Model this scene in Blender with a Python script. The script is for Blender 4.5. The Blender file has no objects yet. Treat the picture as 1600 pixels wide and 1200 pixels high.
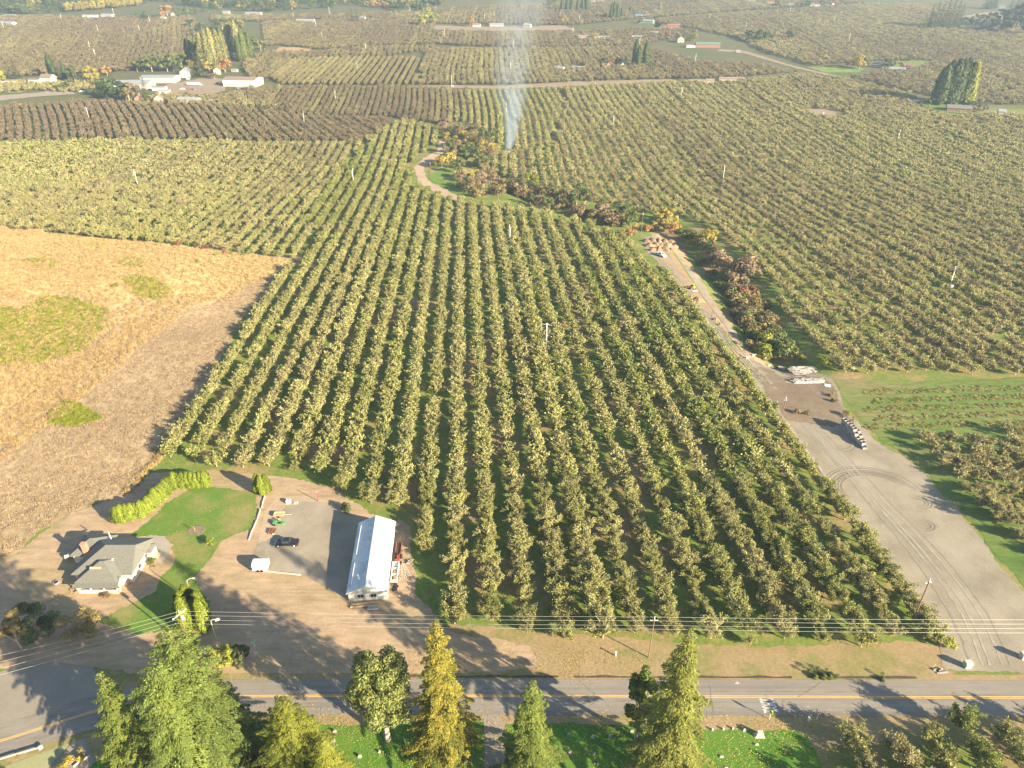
import bpy, math, random
import numpy as np
from mathutils import Vector, Matrix
from mathutils.geometry import delaunay_2d_cdt

# ------------------------------------------------------------------ camera, light, exposure
SC = bpy.context.scene
COL = SC.collection
PITCH = 31.0
F = 1110.0
CH = 131.0
S_, C_ = math.sin(math.radians(PITCH)), math.cos(math.radians(PITCH))
cam = bpy.data.cameras.new('camera')
cam.sensor_width = 36.0
cam.lens = F / 1600 * 36.0
cam.clip_start = 1.0
cam.clip_end = 12000
camo = bpy.data.objects.new('camera', cam)
COL.objects.link(camo)
camo.location = (0, 0, CH)
camo.rotation_euler = (math.radians(90 - PITCH), 0, 0)
SC.camera = camo
SUN_EL = math.radians(21.5)
SUN_AZ = math.radians(-35.5)
sd = Vector((math.cos(SUN_AZ) * math.cos(SUN_EL), math.sin(SUN_AZ) * math.cos(SUN_EL), math.sin(SUN_EL)))
W = bpy.data.worlds.new('World')
SC.world = W
W.use_nodes = True
wn = W.node_tree.nodes
wl = W.node_tree.links
sky = wn.new('ShaderNodeTexSky')
sky.sky_type = 'NISHITA'
sky.sun_disc = False
sky.sun_elevation = SUN_EL
sky.sun_rotation = math.atan2(sd.x, sd.y)
sky.air_density = 1.0
sky.dust_density = 0.5
wl.new(sky.outputs[0], wn['Background'].inputs[0])
wn['Background'].inputs[1].default_value = 0.066
sl_ = bpy.data.lights.new('sun', 'SUN')
sl_.energy = 5.0
sl_.angle = math.radians(0.5)
sl_.color = (1.0, 0.84, 0.60)
slo = bpy.data.objects.new('sun', sl_)
COL.objects.link(slo)
slo.location = sd * 300
slo.rotation_euler = (-sd).to_track_quat('-Z', 'Y').to_euler()
SC.view_settings.view_transform = 'Standard'
SC.view_settings.look = 'None'
SC.view_settings.exposure = 2.1
SC.view_settings.gamma = 1.0
SC.view_settings.use_curve_mapping = False
SC.cycles.max_bounces = 5
SC.cycles.transparent_max_bounces = 8
SC.cycles.volume_bounces = 0
SC.cycles.volume_max_steps = 128
HAZE = 0.000115
SMOKE = .5

# ------------------------------------------------------------------ terrain and picking
_ys = np.arange(-700., 7001., 1.)
def smst(a, b, x):
    t = np.clip((x - a) / (b - a), 0, 1)
    return t * t * (3 - 2 * t)
_sl = np.where(_ys < 40, 0, -.05) + .095 * smst(480, 700, _ys) + .06 * smst(1900, 2600, _ys)
_zt = np.cumsum(_sl)
_zt -= np.interp(130, _ys, _zt)
HILL = None
RAV = None
def segd(x, y, pts, closed=False):
    """distance from points to a polyline"""
    x = np.asarray(x, float); y = np.asarray(y, float)
    d = np.full(np.broadcast(x, y).shape, 1e9)
    n = len(pts)
    for i in range(n if closed else n - 1):
        ax, ay = pts[i][:2]; bx, by = pts[(i + 1) % n][:2]
        dx, dy = bx - ax, by - ay
        L = dx * dx + dy * dy + 1e-9
        t = np.clip(((x - ax) * dx + (y - ay) * dy) / L, 0, 1)
        d = np.minimum(d, np.hypot(x - ax - t * dx, y - ay - t * dy))
    return d
def T(x, y):
    x = np.asarray(x, float); y = np.asarray(y, float)
    z = np.interp(y, _ys, _zt)
    if HILL is not None:
        a, b, ra, rb, h = HILL
        z = z + h * np.exp(-(((x - a) / ra) ** 2 + ((y - b) / rb) ** 2) ** 2)
    if RAV is not None:
        z = z - 5.0 * np.exp(-(segd(x, y, RAV) / 10.0) ** 2)
    return z
_ts = np.geomspace(60, 6500, 1500)
def P(px, py, dz=0.0):
    """the point where a ray at that pixel of the photo meets the ground (or a surface dz above it)"""
    u = (px - 800) / F; v = (py - 600) / F
    d = (u, C_ - v * S_, -(S_ + v * C_))
    g = CH + _ts * d[2] - T(_ts * d[0], _ts * d[1]) - dz
    i = int(np.argmax(g < 0))
    if i == 0: i = len(_ts) - 1
    a, b = _ts[i - 1], _ts[i]
    for _ in range(24):
        m = (a + b) / 2
        if CH + m * d[2] - float(T(m * d[0], m * d[1])) - dz < 0: b = m
        else: a = m
    return Vector((a * d[0], a * d[1], float(T(a * d[0], a * d[1]))))
def PP(pts): return [P(*p) for p in pts]
def proj(x, y, z):
    dep = y * C_ + (CH - z) * S_
    return 800 + F * x / dep, 600 + F * ((CH - z) * C_ - y * S_) / dep, dep
def inpoly(x, y, poly):
    x = np.asarray(x); y = np.asarray(y)
    r = np.zeros(x.shape, bool)
    n = len(poly)
    for i in range(n):
        ax, ay = poly[i][:2]; bx, by = poly[(i + 1) % n][:2]
        if ay == by: continue
        c = ((ay > y) != (by > y)) & (x < (bx - ax) * (y - ay) / (by - ay) + ax)
        r ^= c
    return r
_h = P(70, 440)
_rav = [(762, 272), (800, 292), (850, 312), (920, 338), (985, 350), (1040, 352), (1085, 385), (1125, 425), (1165, 470), (1200, 520), (1225, 560)]
_rv = [P(a, b) for a, b in _rav]
HILL = (_h.x - 10, _h.y + 6, 105., 62., 8.0)
RAV = [(v.x, v.y) for v in _rv]

# ------------------------------------------------------------------ object helpers
def tag(o, label=None, cat=None, group=None, kind=None):
    if label: o['label'] = label
    if cat: o['category'] = cat
    if group: o['group'] = group
    if kind: o['kind'] = kind
    return o
def thing(name, label, cat, loc=(0, 0, 0), rz=0.0, group=None):
    o = bpy.data.objects.new(name, None)
    o.empty_display_size = 0.5
    COL.objects.link(o)
    o.location = loc
    o.rotation_euler = (0, 0, rz)
    return tag(o, label, cat, group)
def link(name, me, parent=None, loc=None, rz=None):
    o = bpy.data.objects.new(name, me)
    COL.objects.link(o)
    if parent: o.parent = parent
    if loc is not None: o.location = loc
    if rz is not None: o.rotation_euler = (0, 0, rz)
    return o
def setmat(o, m):
    """object-level material so that copies can share one mesh"""
    if not o.material_slots: o.data.materials.append(m)
    o.material_slots[0].link = 'OBJECT'
    o.material_slots[0].material = m
class MB:
    def __init__(s): s.v = []; s.f = []; s.m = []; s.cur = 0
    def face(s, pts):
        n = len(s.v); s.v += [tuple(p) for p in pts]; s.f.append(tuple(range(n, n + len(pts)))); s.m.append(s.cur)
        return s
    def solid(s, vs, fs):
        n = len(s.v); s.v += [tuple(p) for p in vs]
        for f in fs: s.f.append(tuple(n + i for i in f)); s.m.append(s.cur)
        return s
    def box(s, c, d, rz=0, taper=1.0, tx=None):
        x, y, z = c; a, b, h = d[0] / 2, d[1] / 2, d[2]
        cs, sn = math.cos(rz), math.sin(rz)
        vs = []
        for k, (zz, t) in enumerate(((z, 1), (z + h, taper))):
            t2 = t if tx is None or k == 0 else tx
            for sx, sy in ((-1, -1), (1, -1), (1, 1), (-1, 1)):
                lx, ly = sx * a * t2, sy * b * t
                vs.append((x + lx * cs - ly * sn, y + lx * sn + ly * cs, zz))
        return s.solid(vs, [(3, 2, 1, 0), (4, 5, 6, 7), (0, 1, 5, 4), (1, 2, 6, 5), (2, 3, 7, 6), (3, 0, 4, 7)])
    def tube(s, pts, rads, n=6, cap=True):
        pts = [Vector(p) for p in pts]
        if not hasattr(rads, '__len__'): rads = [rads] * len(pts)
        vs = []; fs = []
        for i, p in enumerate(pts):
            d = (pts[min(i + 1, len(pts) - 1)] - pts[max(i - 1, 0)]).normalized()
            a = d.cross(Vector((0, 0, 1)))
            if a.length < 1e-3: a = Vector((1, 0, 0))
            a.normalize(); b = d.cross(a)
            for k in range(n):
                t = 2 * math.pi * k / n
                vs.append(p + (a * math.cos(t) + b * math.sin(t)) * rads[i])
        for i in range(len(pts) - 1):
            for k in range(n):
                k2 = (k + 1) % n
                fs.append((i * n + k, i * n + k2, (i + 1) * n + k2, (i + 1) * n + k))
        if cap:
            fs.append(tuple(range(n - 1, -1, -1))); fs.append(tuple((len(pts) - 1) * n + k for k in range(n)))
        return s.solid(vs, fs)
    def prism(s, prof, axis, lo, hi):
        """profile of (a,b) extruded along an axis ('x' or 'y'); b is height"""
        n = len(prof)
        mk = (lambda a, b, t: (t, a, b)) if axis == 'x' else (lambda a, b, t: (a, t, b))
        vs = [mk(a, b, lo) for a, b in prof] + [mk(a, b, hi) for a, b in prof]
        fs = [tuple(range(n - 1, -1, -1)), tuple(range(n, 2 * n))]
        fs += [(i, (i + 1) % n, n + (i + 1) % n, n + i) for i in range(n)]
        return s.solid(vs, fs)
    def mesh(s, name, mats=None, smooth=False):
        me = bpy.data.meshes.new(name)
        me.from_pydata(s.v, [], s.f)
        if mats:
            for m in (mats if isinstance(mats, (list, tuple)) else [mats]): me.materials.append(m)
            if any(s.m): me.polygons.foreach_set('material_index', s.m)
        import bmesh
        bm = bmesh.new(); bm.from_mesh(me)
        bmesh.ops.recalc_face_normals(bm, faces=bm.faces)
        bm.to_mesh(me); bm.free()
        if smooth: me.polygons.foreach_set('use_smooth', [True] * len(me.polygons))
        me.update()
        return me
    def build(s, name, mats=None, parent=None, loc=None, rz=None, smooth=False):
        return link(name, s.mesh(name, mats, smooth), parent, loc, rz)

# ------------------------------------------------------------------ materials
def newmat(name):
    m = bpy.data.materials.new(name); m.use_nodes = True
    nt = m.node_tree; b = nt.nodes['Principled BSDF']
    b.inputs['Specular IOR Level'].default_value = 0.25
    return m, nt, b
def c4(c): return (c[0], c[1], c[2], 1)
def ramp(nt, stops, fac):
    r = nt.nodes.new('ShaderNodeValToRGB')
    e = r.color_ramp.elements
    while len(e) < len(stops): e.new(0.5)
    for i, (p, c) in enumerate(stops):
        e[i].position = p; e[i].color = c4(c)
    nt.links.new(fac, r.inputs[0])
    return r.outputs[0]
def noise(nt, scale, detail=6, rough=.6, vec=None, stretch=None, dist=0):
    n = nt.nodes.new('ShaderNodeTexNoise')
    n.inputs['Scale'].default_value = scale; n.inputs['Detail'].default_value = detail
    n.inputs['Roughness'].default_value = rough; n.inputs['Distortion'].default_value = dist
    if vec is None:
        g = nt.nodes.new('ShaderNodeNewGeometry'); vec = g.outputs['Position']
    if stretch:
        mp = nt.nodes.new('ShaderNodeMapping'); mp.inputs['Rotation'].default_value = (0, 0, stretch[3] if len(stretch) > 3 else 0)
        mp.inputs['Scale'].default_value = stretch[:3]
        nt.links.new(vec, mp.inputs[0]); vec = mp.outputs[0]
    nt.links.new(vec, n.inputs['Vector'])
    return n.outputs[0]
def mixc(nt, a, b, fac, mode='MIX'):
    m = nt.nodes.new('ShaderNodeMix'); m.data_type = 'RGBA'; m.blend_type = mode
    for sock, val in ((6, a), (7, b), (0, fac)):
        if isinstance(val, (tuple, list)): m.inputs[sock].default_value = c4(val)
        elif isinstance(val, (int, float)): m.inputs[sock].default_value = val
        else: nt.links.new(val, m.inputs[sock])
    return m.outputs[2]
def mth(nt, op, a, b=None, c=None):
    m = nt.nodes.new('ShaderNodeMath'); m.operation = op
    for i, v in enumerate((a, b, c)):
        if v is None: continue
        if isinstance(v, (int, float)): m.inputs[i].default_value = v
        else: nt.links.new(v, m.inputs[i])
    return m.outputs[0]
def bump(nt, b, h, dist, strength=.6):
    n = nt.nodes.new('ShaderNodeBump'); n.inputs['Strength'].default_value = strength
    n.inputs['Distance'].default_value = dist
    nt.links.new(h, n.inputs['Height']); nt.links.new(n.outputs[0], b.inputs['Normal'])
def ground_mat(name, big, small, sb=.05, ss=1.2, bd=.08, stretch=None, streak=None):
    """colour patches at two scales; big and small are ramps"""
    m, nt, b = newmat(name)
    c = ramp(nt, big, noise(nt, sb, 5, .62, stretch=stretch))
    n2 = noise(nt, ss, 8, .7, stretch=stretch)
    c = mixc(nt, c, ramp(nt, small, n2), 1.0, 'MULTIPLY')
    if streak: c = mixc(nt, c, ramp(nt, [(.35, (.8, .8, .8)), (.65, (1.15, 1.15, 1.15))], noise(nt, .6, 4, .6, stretch=streak)), .8, 'MULTIPLY')
    nt.links.new(c, b.inputs['Base Color'])
    b.inputs['Roughness'].default_value = .95
    b.inputs['Specular IOR Level'].default_value = .1
    if bd: bump(nt, b, n2, bd)
    return m
def paint(name, col, rough=.5, var=.12, scale=.8, metal=0.0, spec=.3, bumpd=0):
    m, nt, b = newmat(name)
    tc = nt.nodes.new('ShaderNodeTexCoord')
    n = noise(nt, scale, 5, .6, vec=tc.outputs['Object'])
    lo = tuple(x * (1 - var) for x in col); hi = tuple(min(1, x * (1 + var)) for x in col)
    nt.links.new(ramp(nt, [(.3, lo), (.7, hi)], n), b.inputs['Base Color'])
    b.inputs['Roughness'].default_value = rough; b.inputs['Metallic'].default_value = metal
    b.inputs['Specular IOR Level'].default_value = spec
    if bumpd: bump(nt, b, n, bumpd)
    return m
def roofmat(name, col, scale=3.0, ridged=False):
    m, nt, b = newmat(name)
    tc = nt.nodes.new('ShaderNodeTexCoord')
    n = noise(nt, scale, 6, .7, vec=tc.outputs['Object'])
    c = ramp(nt, [(.3, tuple(x * .75 for x in col)), (.7, tuple(min(1, x * 1.2) for x in col))], n)
    if ridged:
        w = nt.nodes.new('ShaderNodeTexWave'); w.inputs['Scale'].default_value = 1.1
        w.bands_direction = 'Y'; nt.links.new(tc.outputs['Object'], w.inputs['Vector'])
        c = mixc(nt, c, ramp(nt, [(0, (.8, .8, .8)), (.25, (1, 1, 1))], w.outputs[0]), .8, 'MULTIPLY')
    nt.links.new(c, b.inputs['Base Color'])
    b.inputs['Roughness'].default_value = .6 if ridged else .9
    return m
def leaf_mat(name, stops, tintable=False, trans=.3):
    m, nt, b = newmat(name)
    at = nt.nodes.new('ShaderNodeAttribute'); at.attribute_name = 'v'
    oi = nt.nodes.new('ShaderNodeObjectInfo')
    if tintable:
        ti = nt.nodes.new('ShaderNodeAttribute'); ti.attribute_type = 'INSTANCER'; ti.attribute_name = 'tint'
        f = mth(nt, 'ADD', ti.outputs['Fac'], mth(nt, 'MULTIPLY', mth(nt, 'SUBTRACT', at.outputs['Fac'], .5), .22))
    else:
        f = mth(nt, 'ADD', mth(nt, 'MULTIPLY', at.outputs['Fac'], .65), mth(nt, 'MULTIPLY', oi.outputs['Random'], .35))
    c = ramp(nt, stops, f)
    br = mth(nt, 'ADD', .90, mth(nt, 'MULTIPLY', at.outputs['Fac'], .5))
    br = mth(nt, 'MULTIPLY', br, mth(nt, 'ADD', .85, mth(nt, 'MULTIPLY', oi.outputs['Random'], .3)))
    cc = nt.nodes.new('ShaderNodeVectorMath'); cc.operation = 'SCALE'
    nt.links.new(c, cc.inputs[0]); nt.links.new(br, cc.inputs['Scale'])
    nt.links.new(cc.outputs[0], b.inputs['Base Color'])
    b.inputs['Roughness'].default_value = .7
    b.inputs['Specular IOR Level'].default_value = .15
    if trans:
        tr = nt.nodes.new('ShaderNodeBsdfTranslucent'); nt.links.new(cc.outputs[0], tr.inputs[0])
        mx = nt.nodes.new('ShaderNodeMixShader'); mx.inputs[0].default_value = trans
        nt.links.new(b.outputs[0], mx.inputs[1]); nt.links.new(tr.outputs[0], mx.inputs[2])
        nt.links.new(mx.outputs[0], nt.nodes['Material Output'].inputs['Surface'])
    return m
G1 = (1, 1, 1)
M = {}
def far_fields(m):
    nt = m.node_tree; b = nt.nodes['Principled BSDF']; l = b.inputs['Base Color'].links[0]; c = l.from_socket
    g = nt.nodes.new('ShaderNodeNewGeometry'); sx = nt.nodes.new('ShaderNodeSeparateXYZ'); nt.links.new(g.outputs['Position'], sx.inputs[0])
    mr = nt.nodes.new('ShaderNodeMapRange'); mr.inputs['From Min'].default_value = 560; mr.inputs['From Max'].default_value = 900
    nt.links.new(sx.outputs['Y'], mr.inputs['Value'])
    f = ramp(nt, [(.35, (.06, .072, .032)), (.5, (.085, .075, .042)), (.65, (.07, .08, .034))], noise(nt, .012, 4))
    nt.links.new(mixc(nt, c, f, mth(nt, 'MULTIPLY', mr.outputs[0], .85)), b.inputs['Base Color'])
def small(a, b): return [(.25, (a, a, a)), (.75, (b, b, b))]
# orchard floor: mown grass with bare soil showing
M['ground'] = ground_mat('orchard_floor', [(.3, (.29, .20, .115)), (.42, (.22, .185, .07)), (.5, (.12, .17, .035)), (.58, (.15, .185, .04)), (.68, (.26, .205, .09)), (.8, (.29, .205, .115))], small(.6, 1.35), .045, 1.1)
far_fields(M['ground'])
M['dry'] = ground_mat('dry_grass', [(.25, (.26, .19, .11)), (.45, (.33, .245, .14)), (.6, (.39, .29, .165)), (.8, (.45, .34, .19))], small(.6, 1.3), .028, .7, .35, streak=(1, .12, 1, -.25))
M['soil'] = ground_mat('tan_soil', [(.3, (.26, .175, .095)), (.5, (.33, .225, .13)), (.7, (.22, .19, .085))], small(.75, 1.2), .06, 1.5, .05)
M['yard'] = ground_mat('packed_yard', [(.3, (.29, .21, .13)), (.5, (.35, .255, .16)), (.62, (.30, .23, .125)), (.75, (.23, .20, .085))], small(.8, 1.15), .05, 1.6, .04, streak=(.3, 1, 1, .4))
M['gravel'] = ground_mat('gravel', [(.3, (.20, .17, .125)), (.5, (.26, .225, .165)), (.7, (.31, .27, .205))], small(.7, 1.2), .1, 3.5, .04)
M['lawn'] = ground_mat('lawn', [(.3, (.15, .18, .045)), (.48, (.09, .17, .025)), (.6, (.17, .185, .055)), (.75, (.27, .21, .10))], small(.75, 1.2), .07, 2.2, .04)
M['vivid'] = ground_mat('watered_lawn', [(.3, (.045, .12, .012)), (.5, (.075, .17, .02)), (.64, (.11, .18, .03)), (.8, (.20, .18, .06))], small(.7, 1.25), .09, 2.0, .05)
M['verge'] = ground_mat('dry_verge', [(.3, (.30, .215, .12)), (.5, (.26, .20, .10)), (.6, (.19, .18, .065)), (.75, (.33, .24, .135))], small(.7, 1.2), .1, 1.4, .05)
M['pasture'] = ground_mat('pasture', [(.3, (.08, .14, .03)), (.5, (.12, .16, .04)), (.7, (.20, .17, .08))], small(.6, 1.3), .05, .8, .1, stretch=(.25, 1, 1, .03))
M['asphalt'] = ground_mat('asphalt', [(.3, (.195, .175, .145)), (.7, (.235, .21, .17))], small(.88, 1.08), .12, 4.0, .01, streak=(.02, .8, 1))
M['asphalt_old'] = ground_mat('old_asphalt', [(.3, (.215, .19, .15)), (.7, (.265, .23, .18))], small(.85, 1.08), .12, 3.0, .02)
M['track'] = ground_mat('dirt_track', [(.3, (.30, .225, .15)), (.7, (.38, .29, .20))], small(.8, 1.2), .08, 1.2, .04)
M['conc'] = ground_mat('concrete_pad', [(.3, (.27, .245, .2)), (.7, (.31, .28, .24))], small(.9, 1.08), .2, 3, .01)
M['mud'] = ground_mat('dark_soil', [(.3, (.15, .115, .08)), (.7, (.22, .17, .115))], small(.6, 1.3), .12, 1.4, .15)
M['yellowline'] = paint('yellow_line_paint', (.72, .42, .09), .7)
M['whiteline'] = paint('white_line_paint', (.68, .66, .6), .7)
M['white'] = paint('white_paint', (.58, .58, .55), .5)
M['offwhite'] = paint('cream_siding', (.60, .49, .37), .7)
M['cream2'] = paint('pale_siding', (.62, .56, .46), .7)
M['barnwall'] = paint('barn_siding', (.45, .47, .43), .6)
M['barnroof'] = roofmat('barn_roof_metal', (.50, .53, .54), .4, True)
M['roofgrey'] = roofmat('grey_shingle', (.135, .135, .115), 2.5)
M['roofbrown'] = roofmat('brown_roof', (.20, .155, .12), 1.0)
M['roofwhite'] = roofmat('white_metal_roof', (.21, .225, .235), .5)
M['roofgreen'] = roofmat('green_metal_roof', (.11, .16, .12), .5)
M['roofred'] = roofmat('red_roof', (.22, .11, .085), .6)
M['redwall'] = paint('red_siding', (.22, .11, .085), .7)
M['greenwall'] = paint('green_siding', (.2, .28, .22), .7)
M['brick'] = paint('chimney_brick', (.42, .2, .13), .8, .25, 6)
M['glass'] = paint('window_glass', (.035, .045, .055), .08, .2, .5, 0, .6)
M['woodtan'] = paint('tan_wood', (.42, .30, .18), .8, .25, 3)
M['woodpole'] = paint('pole_wood', (.22, .12, .075), .85, .25, 2)
M['woodgrey'] = paint('weathered_wood', (.30, .28, .25), .85, .3, 2)
M['woodpale'] = paint('pale_wood', (.43, .39, .33), .85, .2, 2)
M['dkwood'] = paint('dark_wood', (.12, .075, .05), .85, .3, 2)
M['galv'] = paint('galvanised_steel', (.62, .62, .6), .4, .1, 1, .2)
M['wire'] = paint('wire_aluminium', (.36, .35, .33), .4, .03, 1, .1)
M['tower'] = paint('tower_white', (.8, .76, .68), .5)
M['blackpaint'] = paint('black_car_paint', (.012, .016, .026), .25, .2, 1, 0, .6)
M['rubber'] = paint('rubber', (.02, .02, .02), .8)
M['rim'] = paint('rim_alloy', (.55, .54, .5), .4)
M['redlamp'] = paint('red_lamp', (.5, .03, .02), .3)
M['redpaint'] = paint('red_paint', (.28, .05, .035), .35)
M['greenpaint'] = paint('green_implement_paint', (.07, .26, .08), .5, .3)
M['rust'] = paint('rusty_iron', (.24, .10, .055), .9, .4, 3)
M['yellowpaint'] = paint('machine_yellow', (.55, .36, .06), .5)
M['bluetarp'] = paint('blue_tarp', (.1, .2, .3), .6)
M['limesign'] = paint('lime_sign', (.55, .80, .02), .5, .03)
M['black'] = paint('black_paint', (.02, .02, .02), .5)
M['stone'] = paint('grave_stone', (.28, .26, .23), .8, .25, 3)
M['stonepale'] = paint('pale_stone', (.42, .37, .3), .8, .15, 3)
M['greenbox'] = paint('green_cabinet', (.28, .42, .27), .6)
M['heap'] = paint('soil_heap', (.22, .15, .095), .95, .35, 1.2, 0, .1, .2)
M['bark'] = paint('grey_bark', (.30, .25, .19), .9, .3, 2)
M['barkd'] = paint('brown_bark', (.13, .09, .06), .9, .3, 2)
M['twig'] = paint('pale_twigs', (.36, .32, .24), .9, .2, 2)
# foliage
M['pear'] = leaf_mat('pear_leaves', [(0, (.08, .14, .02)), (.25, (.215, .225, .065)), (.5, (.295, .275, .115)), (.62, (.27, .235, .11)), (.75, (.175, .15, .078)), (1, (.17, .13, .08))], True)
M['pearlow'] = M['pear']
def lm(k, a, b, tr=.3): M[k] = leaf_mat(k + '_leaves', [(0, a), (1, b)], False, tr)
lm('conlight', (.045, .075, .02), (.15, .175, .035), .2)
lm('condark', (.035, .06, .022), (.075, .10, .035), .12)
lm('conyellow', (.065, .095, .02), (.40, .32, .05), .25)
lm('conolive', (.065, .085, .02), (.18, .185, .04), .2)
lm('arbor', (.085, .125, .015), (.20, .235, .03), .2)
lm('faryellow', (.12, .125, .045), (.21, .19, .07), .2)
lm('maplegreen', (.045, .075, .02), (.15, .185, .04), .25)
lm('oak', (.08, .105, .03), (.25, .27, .08), .3)
lm('green', (.06, .09, .028), (.13, .15, .045), .3)
lm('yellowgreen', (.13, .16, .025), (.30, .30, .05), .35)
lm('yellow', (.20, .18, .04), (.40, .31, .07), .35)
lm('orange', (.26, .15, .05), (.42, .25, .09), .35)
lm('red', (.16, .07, .045), (.30, .13, .08), .3)
lm('purple', (.15, .11, .06), (.25, .18, .11), .25)
lm('brown', (.14, .11, .05), (.24, .19, .08), .25)
lm('bramble', (.14, .19, .015), (.33, .33, .045), .35)
lm('drytuft', (.32, .225, .10), (.43, .32, .155), .3)
lm('bluespruce', (.12, .15, .13), (.2, .23, .2), .15)

# ------------------------------------------------------------------ ground sheets
def grid_ground():
    def axis(lo, hi, st, a, b, g=1.12):
        v = list(np.arange(lo, hi + .1, st))
        x, s = v[-1], st
        while x < b: s *= g; x += s; v.append(x)
        x, s = v[0], st
        pre = []
        while x > a: s *= g; x -= s; pre.append(x)
        return np.array(pre[::-1] + v)
    xs = axis(-340, 340, 4., -2400, 2400); ys = axis(40, 720, 4., -380, 3000)
    X, Y = np.meshgrid(xs, ys)
    Z = T(X.ravel(), Y.ravel())
    nx, ny = len(xs), len(ys)
    v = np.stack([X.ravel(), Y.ravel(), Z], 1)
    i = np.arange(nx * ny).reshape(ny, nx)
    f = np.stack([i[:-1, :-1].ravel(), i[:-1, 1:].ravel(), i[1:, 1:].ravel(), i[1:, :-1].ravel()], 1)
    return mesh_np('ground', v, f, M['ground'], smooth=True)
def mesh_np(name, v, f, mat=None, fa=None, smooth=False, mi=None):
    me = bpy.data.meshes.new(name)
    k = f.shape[1]
    me.vertices.add(len(v)); me.vertices.foreach_set('co', np.asarray(v, np.float32).ravel())
    me.loops.add(f.size); me.loops.foreach_set('vertex_index', f.ravel().astype(np.int32))
    me.polygons.add(len(f)); me.polygons.foreach_set('loop_start', np.arange(0, f.size, k, dtype=np.int32))
    me.polygons.foreach_set('loop_total', np.full(len(f), k, np.int32))
    if fa is not None:
        a = me.attributes.new('v', 'FLOAT', 'FACE'); a.data.foreach_set('value', np.asarray(fa, np.float32))
    if mat is not None:
        for m in (mat if isinstance(mat, (list, tuple)) else [mat]): me.materials.append(m)
    if mi is not None: me.polygons.foreach_set('material_index', np.asarray(mi, np.int32))
    me.update(calc_edges=True)
    if smooth: me.polygons.foreach_set('use_smooth', [True] * len(f))
    return me
tag(link('ground', grid_ground()), kind='structure')
def patch(name, px, mat, z=.03, jit=.35, step=1.0, fill=None, world=None, seed=0, kind='structure', hz=None):
    """a sheet laid over the ground inside an outline, with a ragged edge"""
    rng = np.random.default_rng(seed + len(name))
    w = world if world else [(p.x, p.y) for p in PP(px)]
    pts = []
    n = len(w)
    for i in range(n):
        a = np.array(w[i][:2]); b = np.array(w[(i + 1) % n][:2])
        L = np.linalg.norm(b - a); k = max(1, int(L / step))
        nr = np.array([-(b - a)[1], (b - a)[0]]) / (L + 1e-9)
        ph = rng.uniform(0, 6.28)
        for j in range(k):
            t = j / k
            off = 0 if j == 0 else rng.normal(0, jit * .4) + jit * math.sin(t * L * .35 + ph) * .7
            pts.append(a + (b - a) * t + nr * off)
    pts = np.array(pts)
    fill = fill or 6.0
    gx = np.arange(pts[:, 0].min(), pts[:, 0].max(), fill); gy = np.arange(pts[:, 1].min(), pts[:, 1].max(), fill)
    GX, GY = np.meshgrid(gx, gy); GX = GX.ravel(); GY = GY.ravel()
    ok = inpoly(GX, GY, pts)
    GX, GY = GX[ok], GY[ok]
    if len(GX):
        d = segd(GX, GY, w, True); GX, GY = GX[d > jit * 2], GY[d > jit * 2]
    allp = [Vector((p[0], p[1])) for p in pts] + [Vector((a, b)) for a, b in zip(GX, GY)]
    m = len(pts)
    vo, eo, fo, *_ = delaunay_2d_cdt(allp, [(i, (i + 1) % m) for i in range(m)], [], 1, 1e-4)
    v = np.array([(q.x, q.y) for q in vo])
    zz = T(v[:, 0], v[:, 1]) + z
    if hz is not None: zz = zz + hz(v[:, 0], v[:, 1])
    me = mesh_np(name, np.column_stack([v, zz]), np.array([list(f) for f in fo]), mat, smooth=True)
    # faces must look up
    me.update()
    if len(me.polygons) and sum(p.normal.z for p in list(me.polygons)[:50]) < 0: me.flip_normals()
    o = link(name, me)
    if kind: tag(o, kind=kind)
    return o
patch('dry_field', [(-150, 340), (0, 352), (70, 357), (160, 372), (260, 384), (330, 389), (400, 397), (462, 404), (440, 440), (385, 490), (345, 560), (300, 640), (250, 695), (225, 745), (170, 780), (110, 805), (60, 830), (20, 870), (-40, 905), (-200, 900)], M['dry'], .08, .8, 2, 4)
def along(w, off):
    out = []
    for i in range(len(w)):
        a = np.array(w[max(i - 1, 0)]); b = np.array(w[min(i + 1, len(w) - 1)])
        d = (b - a) / np.linalg.norm(b - a)
        out.append((w[i][0] - d[1] * off, w[i][1] + d[0] * off))
    return out
def dens(w, st=3.0):
    out = []
    for i in range(len(w) - 1):
        a, b = np.array(w[i]), np.array(w[i + 1]); k = max(1, int(np.linalg.norm(b - a) / st))
        out += [tuple(a + (b - a) * j / k) for j in range(k)]
    return out + [w[-1]]
def catmull(w, k=6):
    o = []
    for i in range(len(w) - 1):
        p0, p1, p2, p3 = [np.array(w[min(max(j, 0), len(w) - 1)]) for j in (i - 1, i, i + 1, i + 2)]
        for t in np.arange(k) / k:
            o.append(tuple(.5 * (2 * p1 + (p2 - p0) * t + (2 * p0 - 5 * p1 + 4 * p2 - p3) * t * t + (3 * p1 - p0 - 3 * p2 + p3) * t ** 3)))
    return o + [w[-1]]
M['gold'] = ground_mat('golden_grass', [(.3, (.34, .25, .115)), (.5, (.43, .32, .15)), (.7, (.50, .38, .19))], small(.7, 1.2), .05, .8, .25, streak=(1, .15, 1, -.25))
patch('dry_field', [(-150, 344), (0, 355), (70, 360), (160, 375), (260, 387), (330, 392), (400, 400), (452, 406), (435, 425), (385, 440), (345, 462), (300, 468), (240, 452), (190, 480), (120, 455), (60, 470), (20, 460), (-150, 440)], M['gold'], .12, 1.6, 2, 4, seed=4)
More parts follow.
